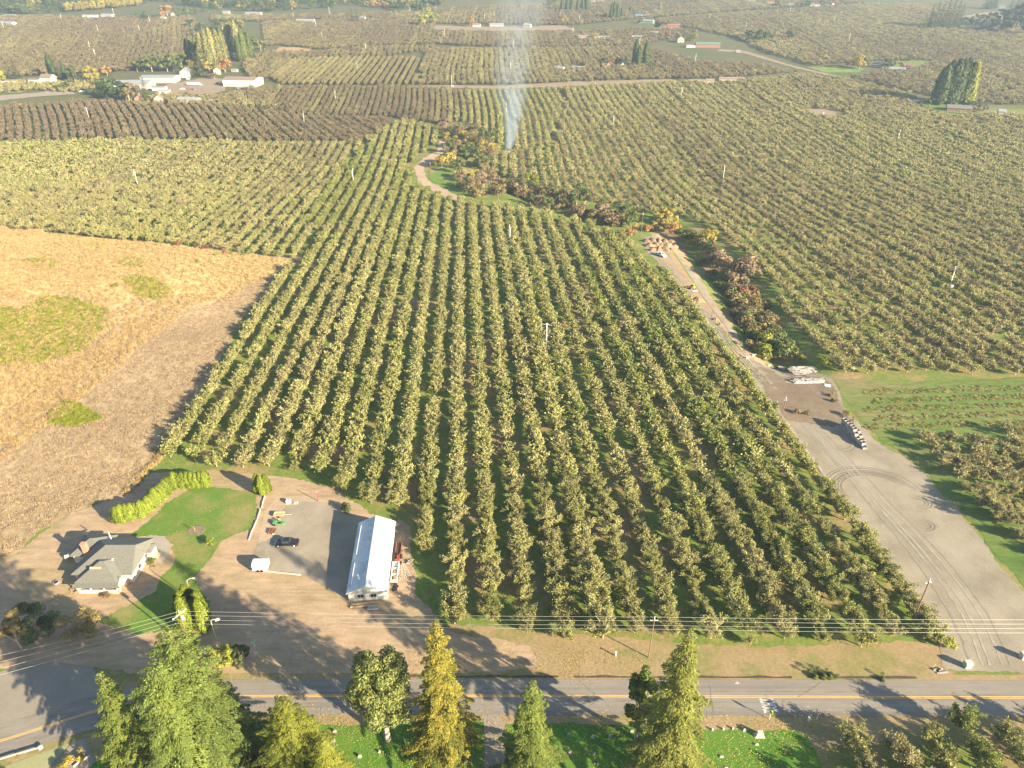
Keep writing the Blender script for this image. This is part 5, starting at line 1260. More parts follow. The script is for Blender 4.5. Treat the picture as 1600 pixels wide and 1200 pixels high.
for k in (.05, 3.2, 6.4, 9.55):
    q = MB(); q.box((k, -.05, 1.55), (.22, .22, 1.2)); q.build('porch_post', [M['white']], hs)
for k in (1.7, 4.8, 8.0):
    f = MB(); f.box((k, .98, 1.2), (1.7, .1, 1.3)); fo = f.build('window', [M['white']], hs); g = MB(); g.box((k, .92, 1.3), (1.4, .06, 1.1)); g.build('pane', [M['glass']], fo)
for yy in (10.0, 13.6):
    f = MB(); f.box((11.45, yy - 2.6, 1.2), (.1, 1.5, 1.3)); fo = f.build('window', [M['white']], hs); g = MB(); g.box((11.51, yy - 2.6, 1.3), (.06, 1.2, 1.1)); g.build('pane', [M['glass']], fo)
ch = MB(); ch.box((-2.6, 10.4, 3.0), (1.2, .9, 3.4)); ch.box((-2.6, 10.4, 6.4), (1.4, 1.1, .2)); ch.build('chimney', [M['brick']], hs)
for k in ((1.6, 14.6), (7.6, 8.4)):
    q = MB(); q.tube([(k[0], k[1], 3), (k[0], k[1], 6.0 if k[1] > 15 else 6.3)], .12, 8); q.build('flue', [M['white']], hs)
for k in ((6.8, 7.6), (6.4, 6.2), (9.4, 6.9)):
    vt = MB(); vt.box((k[0], k[1], 4.7), (.35, .35, .8)); vt.build('roof_vent', [M['white']], main)
sk = MB(); sk.solid([(2.2, 3.3, 5.25), (5.0, 3.3, 5.25), (5.0, 3.65, 5.4), (2.2, 3.65, 5.4), (2.2, 3.3, 5.0), (5.0, 3.3, 5.0)], [(0, 1, 2, 3), (0, 4, 5, 1)]); sk.build('ridge_vent', [M['woodtan']], front)
st = MB()
for k in range(5): st.box((-.5 - k * .28, .6, 0), (.3, 1.1, 1.0 - k * .2))
st.build('porch_steps', [M['brick']], hs)
rl = MB(); [rl.tube([(-.3, yy, 1.7), (-1.9, yy, .9)], .06, 5) for yy in (.1, 1.1)]; [rl.tube([(-1.9, yy, 0), (-1.9, yy, .9)], .06, 5) for yy in (.1, 1.1)]; rl.build('stair_rail', [M['brick']], hs)
bk = MB(); [bk.box((12.9 + k * .3, 12.6, 0), (.3, 1.6, .9 - k * .3)) for k in range(3)]; bk.build('back_steps', [M['woodtan']], hs)
def at_px(name, lab, cat, px, py, parts, rz=0, group=None):
    p = P(px, py); return scrap(name, lab, p.x, p.y, parts, cat, rz, group)
at_px('propane_tank', 'grey propane tank in the shade behind the peach house', 'tank', 110, 872, [('tank', 'woodgrey', lambda m: m.tube([(-1.2, 0, .8), (-1.05, 0, .8), (1.05, 0, .8), (1.2, 0, .8)], [.3, .55, .55, .3], 14)), ('feet', 'galv', lambda m: [m.box((k, 0, 0), (.12, .6, .4)) for k in (-.7, .7)]), ('dome', 'white', lambda m: m.box((0, 0, 1.3), (.4, .35, .25)))], .4)
at_px('round_table', 'round tan garden table behind the peach house', 'table', 137, 836, [('tabletop', 'woodtan', lambda m: m.tube([(0, 0, .72), (0, 0, .8)], .9, 18)), ('leg', 'dkwood', lambda m: m.tube([(0, 0, 0), (0, 0, .72)], .1, 8)), ('bench', 'woodgrey', lambda m: m.box((1.3, .1, 0), (.4, 1.3, .45)))])
at_px('stump_fire_pit', 'round dark fire pit left of the peach house porch', 'fire pit', 88, 911, [('ring', 'stone', lambda m: m.tube([(0, 0, 0), (0, 0, .35)], .7, 14)), ('ash', 'black', lambda m: m.tube([(0, 0, .3), (0, 0, .37)], .5, 12))])
at_px('tree_ring', 'low ring of mulch with a young staked tree on the lawn', 'tree', 305, 831, [('mulch', 'mud', lambda m: m.tube([(0, 0, -.05), (0, 0, .12)], [2.6, 2.3], 18)), ('stem', 'woodtan', lambda m: m.tube([(0, 0, 0), (0, 0, 2.0)], .05, 6)), ('twigs', 'brown' if 'brown' in M else 'bark', lambda m: [m.tube([(0, 0, 1.0 + k * .12), (math.cos(k * 2.4) * .7, math.sin(k * 2.4) * .7, 1.6 + k * .1)], .03, 4) for k in range(8)])])

# ------------------------------------------------------------------ vehicles
def vehicle(name, lab, px, py, rz, paintm, kind='pickup', sc=1.0, group=None, cat=None):
    p = P(px, py)
    o = thing(name, lab, cat or {'pickup': 'pickup truck', 'car': 'car'}[kind], p, rz, group); o.scale = (sc,) * 3
    hw = .95
    def loft(prof, wb, wt, z0, z1):
        """profile along x with width narrowing between z0 and z1"""
        n = len(prof); vs = []
        for s in (-1, 1):
            for x_, z_ in prof:
                k = min(1, max(0, (z_ - z0) / (z1 - z0 + 1e-6))); vs.append((x_, s * (wb + (wt - wb) * k), z_))
        m = MB(); m.solid(vs, [tuple(range(n - 1, -1, -1)), tuple(range(n, 2 * n))] + [(i, (i + 1) % n, n + (i + 1) % n, n + i) for i in range(n)])
        return m
    if kind == 'pickup':
        body = [(-2.9, .45), (-2.9, 1.12), (-.75, 1.15), (1.05, 1.15), (2.55, 1.05), (2.85, .9), (2.9, .45)]
        cab = [(-.95, 1.1), (-.8, 1.78), (-.6, 1.86), (.55, 1.84), (.75, 1.76), (1.45, 1.12)]
        wx = (-1.95, 1.95)
    else:
        body = [(-2.2, .4), (-2.25, .85), (-1.5, .95), (1.0, .95), (2.1, .78), (2.2, .4)]
        cab = [(-1.7, .92), (-1.1, 1.38), (-.8, 1.44), (.4, 1.42), (.6, 1.36), (1.2, .92)]
        wx = (-1.35, 1.35)
    loft(body, hw, hw * .97, .4, 1.15).build('body', [M[paintm]], o)
    cb = loft(cab, hw * .93, hw * .76, 1.0, 1.85).build('cab', [M[paintm]], o)
    zt = cab[2][1]; zb = cab[0][1]
    g = MB(); n = len(cab)
    q = [(x_ * .97 + .02, z_) for x_, z_ in cab]
    # side glass, windscreen and rear window stand just proud of the cab
    for s in (-1, 1):
        yb, yt = hw * .915 + .012, hw * .80 + .012
        zl, zh = zb + .12, zt - .12
        for xa, xb, xc, xd in (((cab[0][0] + .2, (cab[0][0] + cab[-1][0]) / 2 - .25, (cab[0][0] + cab[-1][0]) / 2 - .25, cab[1][0] + .15), ((cab[0][0] + cab[-1][0]) / 2 - .15, cab[-1][0] - .35, cab[-2][0] - .1, (cab[0][0] + cab[-1][0]) / 2 - .15))):
            g.face([(xa, s * yb, zl), (xb, s * yb, zl), (xc, s * yt, zh), (xd, s * yt, zh)])
    a0, a1 = Vector((cab[-1][0], 0, cab[-1][1])), Vector((cab[-2][0], 0, cab[-2][1]))
    for A_, B_ in ((a0, a1), (Vector((cab[0][0], 0, cab[0][1])), Vector((cab[1][0], 0, cab[1][1])))):
        d = (B_ - A_); nrm = Vector((d.z, 0, -d.x)).normalized() * .015
        if (nrm.x > 0) != (A_.x > 0): nrm = -nrm
        l_, h_ = A_ + d * .12 + nrm, A_ + d * .92 + nrm
        g.face([(l_.x, -hw * .8, l_.z), (l_.x, hw * .8, l_.z), (h_.x, hw * .7, h_.z), (h_.x, -hw * .7, h_.z)])
    g.build('glass', [M['glass']], cb)
    for xx in wx:
        for s in (-1, 1):
            w = MB(); w.tube([(xx, s * (hw - .2), .4), (xx, s * (hw + .04), .4)], .4, 16); wo = w.build('wheel', [M['rubber']], o)
            r_ = MB(); r_.tube([(xx, s * (hw - .1), .4), (xx, s * (hw + .06), .4)], .24, 12); r_.build('rim', [M['rim']], wo)
    L0, L1 = body[0][0], body[-1][0]
    for s in (-1, 1):
        h = MB(); h.box((L1 - .02, s * .7, .66), (.1, .3, .2)); h.build('headlight', [M['white']], o)
        h = MB(); h.box((L0 + .02, s * .8, .7), (.1, .2, .3)); h.build('tail_light', [M['redlamp']], o)
        h = MB(); h.box((cab[-1][0] - .35, s * (hw + .12), zb + .05), (.12, .2, .16)); h.build('mirror', [M[paintm]], o)
    if kind == 'pickup':
        bd = MB(); bd.box((-1.9, 0, 1.145), (1.85, 1.6, .03)); bd.build('bed_cover', [M['black'] if paintm != 'white' else M['galv']], o)
    bm_ = MB(); bm_.box((L1 + .05, 0, .45), (.12, 1.8, .2)); bm_.build('bumper', [M['galv']], o)
    return o
vehicle('pickup_truck', 'black pickup truck parked on the gravel yard', 449, 851, math.pi + .03, 'blackpaint', sc=1.05)
vehicle('pickup_truck', 'white pickup truck parked below the soil mounds on the lane', 1033, 400, math.radians(-62), 'white', sc=1.2)
# white arched cargo trailer
def f_arch(m):
    pr_ = [(-1.3, .5)] + [(-1.3 * math.cos(t * math.pi / 8) , 2.0 + .55 * math.sin(t * math.pi / 8)) for t in range(9)] + [(1.3, .5)]
    m.prism([(a_, b_) for a_, b_ in pr_], 'x', -1.8, 1.8)
tr = at_px('cargo_trailer', 'white enclosed cargo trailer with a rounded roof left of the gravel yard', 'trailer', 409, 888, [('body', 'white', f_arch), ('door', 'galv', lambda m: m.box((1.83, 0, .6), (.05, 2.2, 1.8))), ('wheels', 'rubber', lambda m: [m.tube([(k, s * 1.32 - .08, .4), (k, s * 1.32 + .08, .4)], .38, 12) for k in (-.5, .4) for s in (-1, 1)]), ('hitch', 'galv', lambda m: m.box((-2.5, 0, .45), (1.4, .12, .12))), ('trim', 'galv', lambda m: [m.box((k, s * 1.31, .6), (.05, .03, 1.5)) for k in (-1.2, -.4, .4, 1.2) for s in (-1, 1)])], .03)
tr.scale = (1.0, 1.0, 1.05)
at_px('water_tote', 'white water tote standing beside a pallet at the top of the gravel yard', 'tote', 451, 786, [('tank', 'white', lambda m: m.box((0, 0, .15), (1.1, 1.0, 1.0))), ('cap', 'bluetarp', lambda m: m.box((.1, 0, 1.15), (.5, .6, .04))), ('pallet', 'woodtan', lambda m: m.box((0, 0, 0), (1.2, 1.1, .14)))])
at_px('pallet', 'pair of pale boards leaning beside the white water tote', 'pallet', 460, 786, [('boards', 'woodpale', lambda m: [m.box((k * .45, 0, 0), (.3, 1.2, .25), .12) for k in (0, 1, 2)]), ('bearers', 'dkwood', lambda m: [m.box((.4, k, .0), (1.3, .1, .1)) for k in (-.4, .4)])])
at_px('utility_trailer', 'tan wooden utility trailer at the edge of the gravel yard', 'trailer', 437, 806, [('box', 'woodtan', lambda m: (m.box((0, 0, .45), (2.8, 1.4, .12)), m.box((0, .68, .5), (2.8, .08, .45)), m.box((0, -.68, .5), (2.8, .08, .45)), m.box((-1.38, 0, .5), (.08, 1.4, .45)))), ('wheels', 'rubber', lambda m: [m.tube([(0, s * .85 - .08, .3), (0, s * .85 + .08, .3)], .3, 12) for s in (-1, 1)]), ('hitch', 'woodpale', lambda m: m.box((2.3, 0, .45), (1.9, .18, .12)))], .0)
def f_green(m):
    m.box((-1.2, 0, .5), (.8, 1.3, .5)); m.box((0, .45, .6), (2.2, .16, .16)); m.box((0, -.55, .5), (3.2, .14, .14)); m.box((1.3, -.3, .4), (.7, .6, .5)); m.tube([(-.4, .5, .6), (.9, -.4, .9)], .08, 6); m.box((-.1, .75, .6), (.5, .4, .5))
at_px('green_implement', 'green tractor implement standing below the tan utility trailer', 'implement', 437, 819, [('frame', 'greenpaint', f_green), ('hopper', 'yellowpaint', lambda m: m.box((-.1, .75, 1.05), (.4, .35, .2))), ('wheels', 'rubber', lambda m: [m.tube([(-1.2, s - .08, .35), (-1.2, s + .08, .35)], .35, 12) for s in (-.8, .8)])], .0)
def f_cult(m):
    for k in range(3): m.box((0, -.7 + k * .7, .45), (2.0, .1, .1))
    for k in range(3): m.box((-.8 + k * .8, 0, .5), (.1, 1.8, .1))
def f_tines(m):
    for k in range(4):
        for j in range(3): m.tube([(-.8 + k * .5, -.7 + j * .7, .45), (-.75 + k * .5, -.7 + j * .7, .05)], .05, 5); m.tube([(-.8 + k * .5 - .03, -.7 + j * .7, .28), (-.8 + k * .5 + .03, -.7 + j * .7, .28)], .28, 10)
at_px('cultivator', 'rusty disc cultivator above the black pickup truck', 'implement', 426, 831, [('frame', 'rust', f_cult), ('discs', 'dkwood', f_tines), ('weight', 'woodpale', lambda m: m.box((.5, -1.1, 0), (.5, .4, .3)))])
def timber(lab, pts, group='timber edgings beside the lawn'):
    q = [P(*p) for p in pts]; o = thing('timber_edging', lab, 'edging', q[0], 0, group)
    m = MB()
    for a_, b_ in zip(q[:-1], q[1:]):
        c = (a_ + b_) / 2 - q[0]; d = b_ - a_; m.box((c.x, c.y, -.1 + c.z), (d.length, .22, .5), math.atan2(d.y, d.x))
    m.build('timber', [M['woodpale']], o)
timber('upper pale timber edging between lawn and yard', [(414, 776), (411, 785), (409, 794)])
timber('lower pale timber edging between lawn and yard', [(407, 797), (401, 815), (394, 830), (389, 844)])
timber('straight timber edge along the lower side of the gravel yard', [(396, 891), (440, 896), (470, 899)])
timber('short pale wall beside the lower left driveway', [(115, 1199), (128, 1189), (141, 1182)])

# ------------------------------------------------------------------ poles, wires and small roadside things
def pole(lab, px, py, h, r=.16, arm=2.2, rz=0, top='woodpole', lamp=False, arms=1, name='utility_pole', tr_=False, wood='woodpole', group='utility poles'):
    """placed by where its top is seen"""
    p = P(px, py, h); o = thing(name, lab, 'pole' if name != 'street_lamp' else 'street lamp', p, rz, group)
    m = MB(); m.tube([(0, 0, -.5), (0, 0, h)], [r, r * .65], 8); m.build('pole', [M[wood]], o)
    for k in range(arms):
        c = MB(); c.box((0, .12, h - .5 - k * .9), (arm, .12, .14)); co = c.build('crossarm', [M['galv']], o)
        ins = MB()
        for q in (-.46, -.16, .16, .46): ins.tube([(q * arm, .12, h - .36 - k * .9), (q * arm, .12, h - .14 - k * .9)], .05, 6)
        ins.build('insulators', [M['white']], co)
    c = MB(); c.box((0, 0, h), (.16, .16, .9)); c.build('pole_tip', [M['galv']], o)
    if tr_:
        c = MB(); c.tube([(.35, -.1, h - 2.2), (.35, -.1, h - 1.2)], .26, 12); c.build('transformer', [M['galv']], o)
    return o, p
cp, cpp = pole('utility pole with a long crossarm where the wires turn, lower left', 280, 958, 12, .17, 3.4, 1.05, arms=1, tr_=True)
rp, rpp = pole('utility pole between the road and the orchard, near the picture centre', 1022.5, 968, 12, .14, 1.6, 0)
mp, mpp = pole('leaning brown pole at the lower corner of the orchard beside the lane', 1452, 909, 13, .22, 1.5, .2)
pole('utility pole standing in the orchard edge beside the bin stack', 1228, 624, 12, .17, .9, 0)
pole('utility pole on the gravel lane below the soil mounds', 1081, 452, 14, .17, .9, 0)
pole('utility pole behind the soil mounds at the end of the lane', 1005, 334, 14, .17, .9, 0)
pole('pole beside the far dirt track bend', 672, 255, 12, .16, .8, 0)
pole('pole at the top end of the long orchard rows', 808, 288, 12, .16, .8, 0)
pole('tall thin pole in the brown rows above the dirt track', 647, 141, 22, .16, .8, 0)
# street lamp by the lawn
p = P(291, 906, 7.2); o = thing('street_lamp', 'slim lamp post with a curved arm above the arborvitae clump', 'street lamp', p)
m = MB(); m.tube([(0, 0, -.3), (0, 0, 6.4)], [.13, .09], 8); m.build('pole', [M['brick']], o)
m = MB(); m.tube([(0, 0, 6.4), (.1, .1, 7.0), (.7, .3, 7.3), (1.3, .4, 7.3)], .06, 6); ao = m.build('arm', [M['galv']], o)
m = MB(); m.box((1.5, .45, 7.2), (.6, .25, .14)); m.build('lamp_head', [M['white']], ao)
p = P(340, 968, 6.5); o = thing('street_lamp', 'lamp head on a thin curved arm just right of the arborvitae clump', 'street lamp', p)
m = MB(); m.tube([(-1.6, 0, -.3), (-1.6, 0, 5.9), (-1.2, 0, 6.5), (-.3, 0, 6.6)], .07, 6); m.build('pole', [M['galv']], o)
m = MB(); m.box((0, 0, 6.45), (1.0, .6, .16), .5); m.build('lamp_head', [M['white']], o)
# overhead wires
def wire(lab, pts, r=.045, sag=.8, name='overhead_wire', group='overhead wires along the road'):
    m = MB(); c = []
    for a_, b_ in zip(pts[:-1], pts[1:]):
        for i in range(15):
            t = i / 15; q = Vector(a_).lerp(Vector(b_), t); q.z -= sag * 4 * t * (1 - t); c.append(q)
    c.append(Vector(pts[-1])); m.tube(c, r, 4)
    return tag(m.build(name, [M['wire']]), lab, 'wire', group)
off = P(1605, 975, 12)
p1605 = Vector((P(1700, 978, 12).x, P(1700, 978, 12).y, 12))
for i, (nm, y0, ymid, yr, dl) in enumerate((('uppermost', 953, 963, 966, -28), ('second', 959, 969, 973, -20), ('third', 966, 976, 980, -12), ('lowest', 972, 982, 987, -4))):
    A_ = P(281 - i * 2.0, y0 + 2, 12.2); A_.z += 12.2
    B_ = P(1023 + i * .5, ymid + 1, 12); B_.z += 12
    C_2 = P(1720, yr + 2, 12); C_2.z += 12
    wire('%s of the four long wires crossing above the orchard edge' % nm if nm != 'second' and nm != 'third' else '%s from the top of the four wires crossing above the orchard edge' % nm, [A_, B_, C_2], .024, .35)
    D_ = P(-60, 1037 + i * 11, 12); D_.z += 12
    wire('%s of the four wires running down to the lower left' % nm if nm not in ('second', 'third') else '%s from the top of the four wires to the lower left' % nm, [A_, D_], .024, .5, group='overhead wires to the lower left')
# small posts and signs
def post(lab, px, py, h, mt, cat='post', w=.14, group=None, name='post', cap=None):
    p = P(px, py); o = thing(name, lab, cat, p, 0, group)
    m = MB(); m.box((0, 0, -.1), (w, w, h + .1), 0, .9); m.build('shaft', [M[mt]], o)
    m = MB(); m.box((0, 0, h), (w * 1.3, w * 1.3, .08)); m.build('cap', [M[cap or mt]], o)
    return o
post('white marker post on the verge left of the wooden utility pole', 962, 1025, 1.3, 'white', w=.25)
post('white roadside post below the lime green sign', 1263, 1127, 1.2, 'white', w=.3)
post('thin leaning white post beside the small roadside trees', 1276, 1124, 1.5, 'galv', w=.1)
post('red and white striped pole at the top of the gravel yard', 497, 783, 3.2, 'redpaint', w=.16, cap='white')
post('white stub post at the crest of the dry field', 2, 543, 1.2, 'white', w=.2)
sg = thing('green_sign', 'small green road sign standing in the shade beside the yard entrance', 'sign', P(399, 1014))
m = MB(); m.box((0, 0, 0), (.08, .08, 2.0)); m.build('post', [M['galv']], sg)
m = MB(); m.box((0, 0, 2.0), (1.3, .05, .5), .9); m.build('panel', [M['greenbox']], sg)
sp = P(1202, 1124)
o = thing('school_sign', 'bright lime green pentagon sign facing along the road beside the SCHOOL marking', 'sign', sp)
m = MB(); m.box((0, 0, -.1), (.08, .1, 2.6)); m.build('post', [M['galv']], o)
m = MB(); m.prism([(-.45, 1.9), (.45, 1.9), (.45, 2.5), (0, 2.95), (-.45, 2.5)], 'y', -.09, -.05)
m2 = m.mesh('panel', [M['limesign']]); pn = link('panel', m2, o); pn.rotation_euler = (0, 0, -1.1)
fm = MB()
for dx_ in (-.16, .14):
    fm.box((dx_, -.105, 2.42), (.13, .02, .13)); fm.box((dx_, -.105, 2.16), (.17, .02, .24)); fm.box((dx_ - .04, -.105, 2.0), (.05, .02, .16)); fm.box((dx_ + .06, -.105, 2.0), (.05, .02, .16))
link('figures', fm.mesh('figures', [M['black']]), pn)
# the word painted on the lane, read by drivers heading right
tc_ = bpy.data.curves.new('school_marking', 'FONT'); tc_.body = 'SCHOOL'; tc_.size = 1; tc_.align_x = 'CENTER'; tc_.align_y = 'CENTER'
to = bpy.data.objects.new('tmp_text', tc_); COL.objects.link(to)
bpy.context.view_layer.update()
tm = bpy.data.meshes.new_from_object(to.evaluated_get(bpy.context.evaluated_depsgraph_get()))
bpy.data.objects.remove(to); bpy.data.curves.remove(tc_)
wc = P(1200, 1103)
cs_ = np.array([v.co for v in tm.vertices]); ww_ = cs_[:, 0].max() - cs_[:, 0].min(); hh_ = cs_[:, 1].max() - cs_[:, 1].min()
for v in tm.vertices:
    a_, b_ = v.co.x / ww_ * 3.3, v.co.y / hh_ * 3.0
    X_, Y_ = wc.x + b_, wc.y - a_
    v.co = (X_, Y_, float(T(X_, Y_)) + .103)
tm.materials.clear(); tm.materials.append(M['whiteline'])
tag(link('road_marking', tm), 'white painted word SCHOOL on the near lane', 'road marking')
cr = P(1152, 1068); m = MB()
for rz_ in (.1, 1.5): m.box((cr.x, cr.y, cr.z + .1), (1.0, .1, .006), rz_)
tag(m.build('survey_cross', [M['whiteline']]), 'thin white cross painted on the far lane', 'road marking')
# irrigation cabinets at the lane entrance
for px, py, lab in ((1510, 1042, 'green cabinet with a pale lid at the lane entrance'), (1598, 1028, 'pale cabinet at the right edge of the lane entrance')):
    at_px('cabinet', lab, 'cabinet', px, py, [('body', 'greenbox' if px < 1550 else 'woodpale', lambda m: m.box((0, 0, 0), (1.35, 1.15, 1.35))), ('lid', 'woodpale', lambda m: m.prism([(-.7, 1.35), (.7, 1.35), (.45, 1.75), (-.45, 1.75)], 'x', -.75, .75)), ('door', 'white', lambda m: m.box((0, -.59, .15), (1.0, .04, 1.0)))], .08)
# culvert
at_px('culvert', 'dark culvert mouth with concrete edge beside the lane entrance', 'culvert', 1466, 1048, [('headwall', 'stone', lambda m: (m.box((0, .2, 0), (2.0, .25, .35), .1), m.box((.6, -.5, 0), (2.6, .3, .2), .15))), ('pipe', 'black', lambda m: m.tube([(-.2, -.1, .15), (.5, .15, .15)], .32, 12)), ('marker', 'white', lambda m: m.tube([(-.9, .6, 0), (-.6, .7, 1.2)], .05, 5))])
# guard rail, lower left
gp = [P(*q) for q in ((-90, 1216), (-40, 1203), (0, 1190), (30, 1181), (62, 1172))]
o = thing('guard_rail', 'galvanised guard rail with a curled end at the lower left road edge', 'guard rail', gp[0])
m = MB()
for a_, b_ in zip(gp[:-1], gp[1:]):
    c = (a_ + b_) / 2 - gp[0]; d = b_ - a_
    for zz in (.55, .72): m.box((c.x, c.y, c.z + zz), (d.length, .1, .13), math.atan2(d.y, d.x))
e = gp[-1] - gp[0]; m.tube([(e.x + .3, e.y + .1, e.z + .5), (e.x + .3, e.y + .1, e.z + .85)], .45, 12); m.build('rail', [M['woodpale']], o)
for q in gp:
    d = q - gp[0]; c = MB(); c.box((d.x, d.y - .15, d.z - .1), (.18, .18, .85)); c.build('post', [M['dkwood']], o)
# headstones in the cemetery
ST = [(495, 1146, 0, 'grey'), (523, 1144, 0, 'grey'), (521, 1158, 0, 'grey'), (519, 1172, 1, 'grey'), (562, 1183, 0, 'pale'), (593, 1176, 2, 'white'), (633, 1160, 2, 'white'), (728, 1192, 1, 'grey'), (700, 1194, 1, 'grey'),
      (889, 1149, 1, 'grey'), (926, 1153, 1, 'pale'), (953, 1152, 1, 'grey'), (891, 1177, 0, 'pale'), (929, 1178, 2, 'grey'), (934, 1196, 2, 'grey'), (987, 1143, 0, 'grey'), (991, 1163, 0, 'pink'),
      (1113, 1141, 2, 'white'), (1130, 1140, 2, 'white'), (1145, 1139, 2, 'white'), (1163, 1142, 0, 'pale'), (1127, 1183, 3, 'pale'), (1182, 1164, 3, 'pale'), (1134, 1201, 3, 'pale')]
by = {}
for i, t in enumerate(ST): by.setdefault((t[3], 'left' if t[0] < 760 else 'right'), []).append(t)
for (colr, side), L in by.items():
    for it, lab in label_set([tuple(t) for t in L], '%s gravestone on the lawn %s of the cemetery drive' % (colr, side)):
        mt = {'grey': 'stone', 'pale': 'stonepale', 'white': 'white', 'pink': 'brick'}[colr]
        k = it[2]
        hb = [.6, .8, .5, .3][k]; wb = [.6, .5, .3, .7][k]
        at_px('gravestone', lab, 'gravestone', it[0], it[1], [('base', 'stone', lambda m: m.box((0, 0, -.05), (wb * 1.25, .55 if k < 2 else .4, .18))), ('stone', mt, lambda m: (m.prism([(-wb / 2, .13), (wb / 2, .13), (wb / 2, hb * .8), (wb * .3, hb), (-wb * .3, hb), (-wb / 2, hb * .8)], 'y', -.13, .13)))], .06, 'gravestones in the cemetery')
at_px('slab_monument', 'large pale tapered stone monument beside the small roadside trees', 'monument', 1186, 1150, [('stone', 'stonepale', lambda m: m.box((0, 0, .15), (1.5, .8, 1.3), 0, .7)), ('base', 'stonepale', lambda m: m.box((0, 0, -.05), (2.0, 1.2, .2)))])
# soil mounds, board stacks, bins, machinery along the lane
rm = random.Random(3)
mounds = [(1010 + (i % 5) * 9.5 + (i // 5) * 5, 376 + (i // 5) * 7 + abs((i % 5) - 1.2) * 1.2) for i in range(14)]
def mound_mesh(seed, r=2.2, h=1.7):
    rg = np.random.default_rng(seed); n = 18; m = MB(); vs = []
    rings = [(1.15, -.2), (1.0, .12), (.8, .45), (.5, .8), (.22, .98)]
    ph = rg.uniform(0, 6.28, 3)
    for q, z in rings:
        for k in range(n):
            t = 2 * math.pi * k / n
            w = 1 + .2 * math.sin(2 * t + ph[0]) + .13 * math.sin(5 * t + ph[1]) + rg.normal(0, .07)
            vs.append((r * q * w * math.cos(t), r * q * w * math.sin(t), h * z * (1 + rg.normal(0, .12))))
    vs.append((0, 0, h)); T_ = len(vs) - 1
    fs = [(i * n + k, i * n + (k + 1) % n, (i + 1) * n + (k + 1) % n, (i + 1) * n + k) for i in range(len(rings) - 1) for k in range(n)]
    fs += [((len(rings) - 1) * n + k, (len(rings) - 1) * n + (k + 1) % n, T_) for k in range(n)]
    m.solid(vs, fs); return m.mesh('soil_mound', [M['heap']], True)
mm = [mound_mesh(s) for s in range(4)]
for it, lab in label_set([(a_, b_) for a_, b_ in mounds], 'brown soil mound at the top end of the gravel lane'):
    p = P(*it); o = link('soil_mound', mm[rm.randrange(4)], None, p, rm.uniform(0, 6)); o.scale = (rm.uniform(.8, 1.5), rm.uniform(.8, 1.2), rm.uniform(.7, 1.3)); tag(o, lab, 'soil mound', 'soil mounds')
for px, py, sc, lab in ((1090, 471, 1.2, 'single brown soil heap right of the pole on the lane'), (1118, 500, .6, 'small soil heap on the bank beside the lane'), (1125, 508, .5, 'lowest small soil heap on the bank beside the lane')):
    o = link('soil_mound', mm[0], None, P(px, py), 1.0); o.scale = (sc,) * 3; tag(o, lab, 'soil mound')
def f_ldr(m): m.box((0, 0, .8), (2.6, 1.4, .9)); m.box((-.3, 0, 1.7), (1.1, 1.2, 1.2)); m.tube([(1.2, .5, 1.2), (2.6, .5, .6)], .1, 6); m.tube([(1.2, -.5, 1.2), (2.6, -.5, .6)], .1, 6)
at_px('loader', 'small yellow loader parked beside the bank above the soil heap', 'loader', 1081, 452, [('body', 'yellowpaint', f_ldr), ('wheels', 'rubber', lambda m: [m.tube([(k, s - .2, .55), (k, s + .2, .55)], .55, 12) for k in (-.9, .9) for s in (-.8, .8)]), ('bucket', 'rust', lambda m: m.box((2.8, 0, .2), (.7, 1.9, .6), 0, .8)), ('glass', 'glass', lambda m: m.box((-.3, 0, 2.0), (1.14, 1.24, .6)))], 2.4)
at_px('plank', 'white plank lying beside the yellow loader', 'plank', 1086, 455, [('board', 'white', lambda m: m.box((0, 0, .1), (2.6, .7, .25), .1)), ('block', 'dkwood', lambda m: m.box((0, 0, 0), (.3, .7, .1), .1))])
def f_pile(n, L, w, lay, seed):
    def f(m):
        r = random.Random(seed)
        for j in range(lay):
            for i in range(n):
                m.box((r.uniform(-.25, .25) * L * .12, (i - n / 2 + .5) * w + r.uniform(-.05, .05), j * .18 + .1), (L * r.uniform(.6, 1), w * .9, .15), r.uniform(-.03, .03))
    return f
def bstack(lab, px, py, rz_, spec):
    o = at_px('board_stack', lab, 'board stack', px, py, [(nm, mt, fn) for nm, mt, fn in spec], rz_, 'board stacks beside the creek')
    return o
def f_debris(L, w, seed, n=26):
    def f(m):
        r = random.Random(seed)
        for i in range(n): m.box((r.uniform(-.45, .45) * L, r.uniform(-.45, .45) * w, r.uniform(.9, 1.15)), (r.uniform(.6, 2.6), r.uniform(.25, .7), .06), r.uniform(-.4, .4))
    return f
bstack('large flat stack of weathered boards, upper of the pile at the creek end', 1256, 582, .02, [('boards', 'woodgrey', f_pile(9, 11.5, .72, 5, 1)), ('loose_planks', 'woodpale', f_debris(10.5, 6, 2, 34)), ('rusty_sheets', 'rust', f_debris(10, 6, 3, 6)), ('bearers', 'dkwood', lambda m: [m.box((k, 0, 0), (.2, 6.2, .12)) for k in (-4, 0, 4)])])
bstack('narrow front stack of white boards below the large weathered stack', 1262, 597, .02, [('boards', 'woodpale', f_pile(4, 12.5, .6, 4, 5)), ('loose_planks', 'woodgrey', f_debris(12, 2.4, 6, 22)), ('bearers', 'dkwood', lambda m: [m.box((k, 0, 0), (.2, 2.6, .12)) for k in (-4, 0, 4)])])
bstack('small separate stack of boards left of the large weathered stack', 1221, 578, -1.0, [('boards', 'woodgrey', f_pile(3, 3.4, .6, 6, 7)), ('bearers', 'dkwood', lambda m: [m.box((k, 0, 0), (.2, 1.8, .12)) for k in (-1, 1)])])
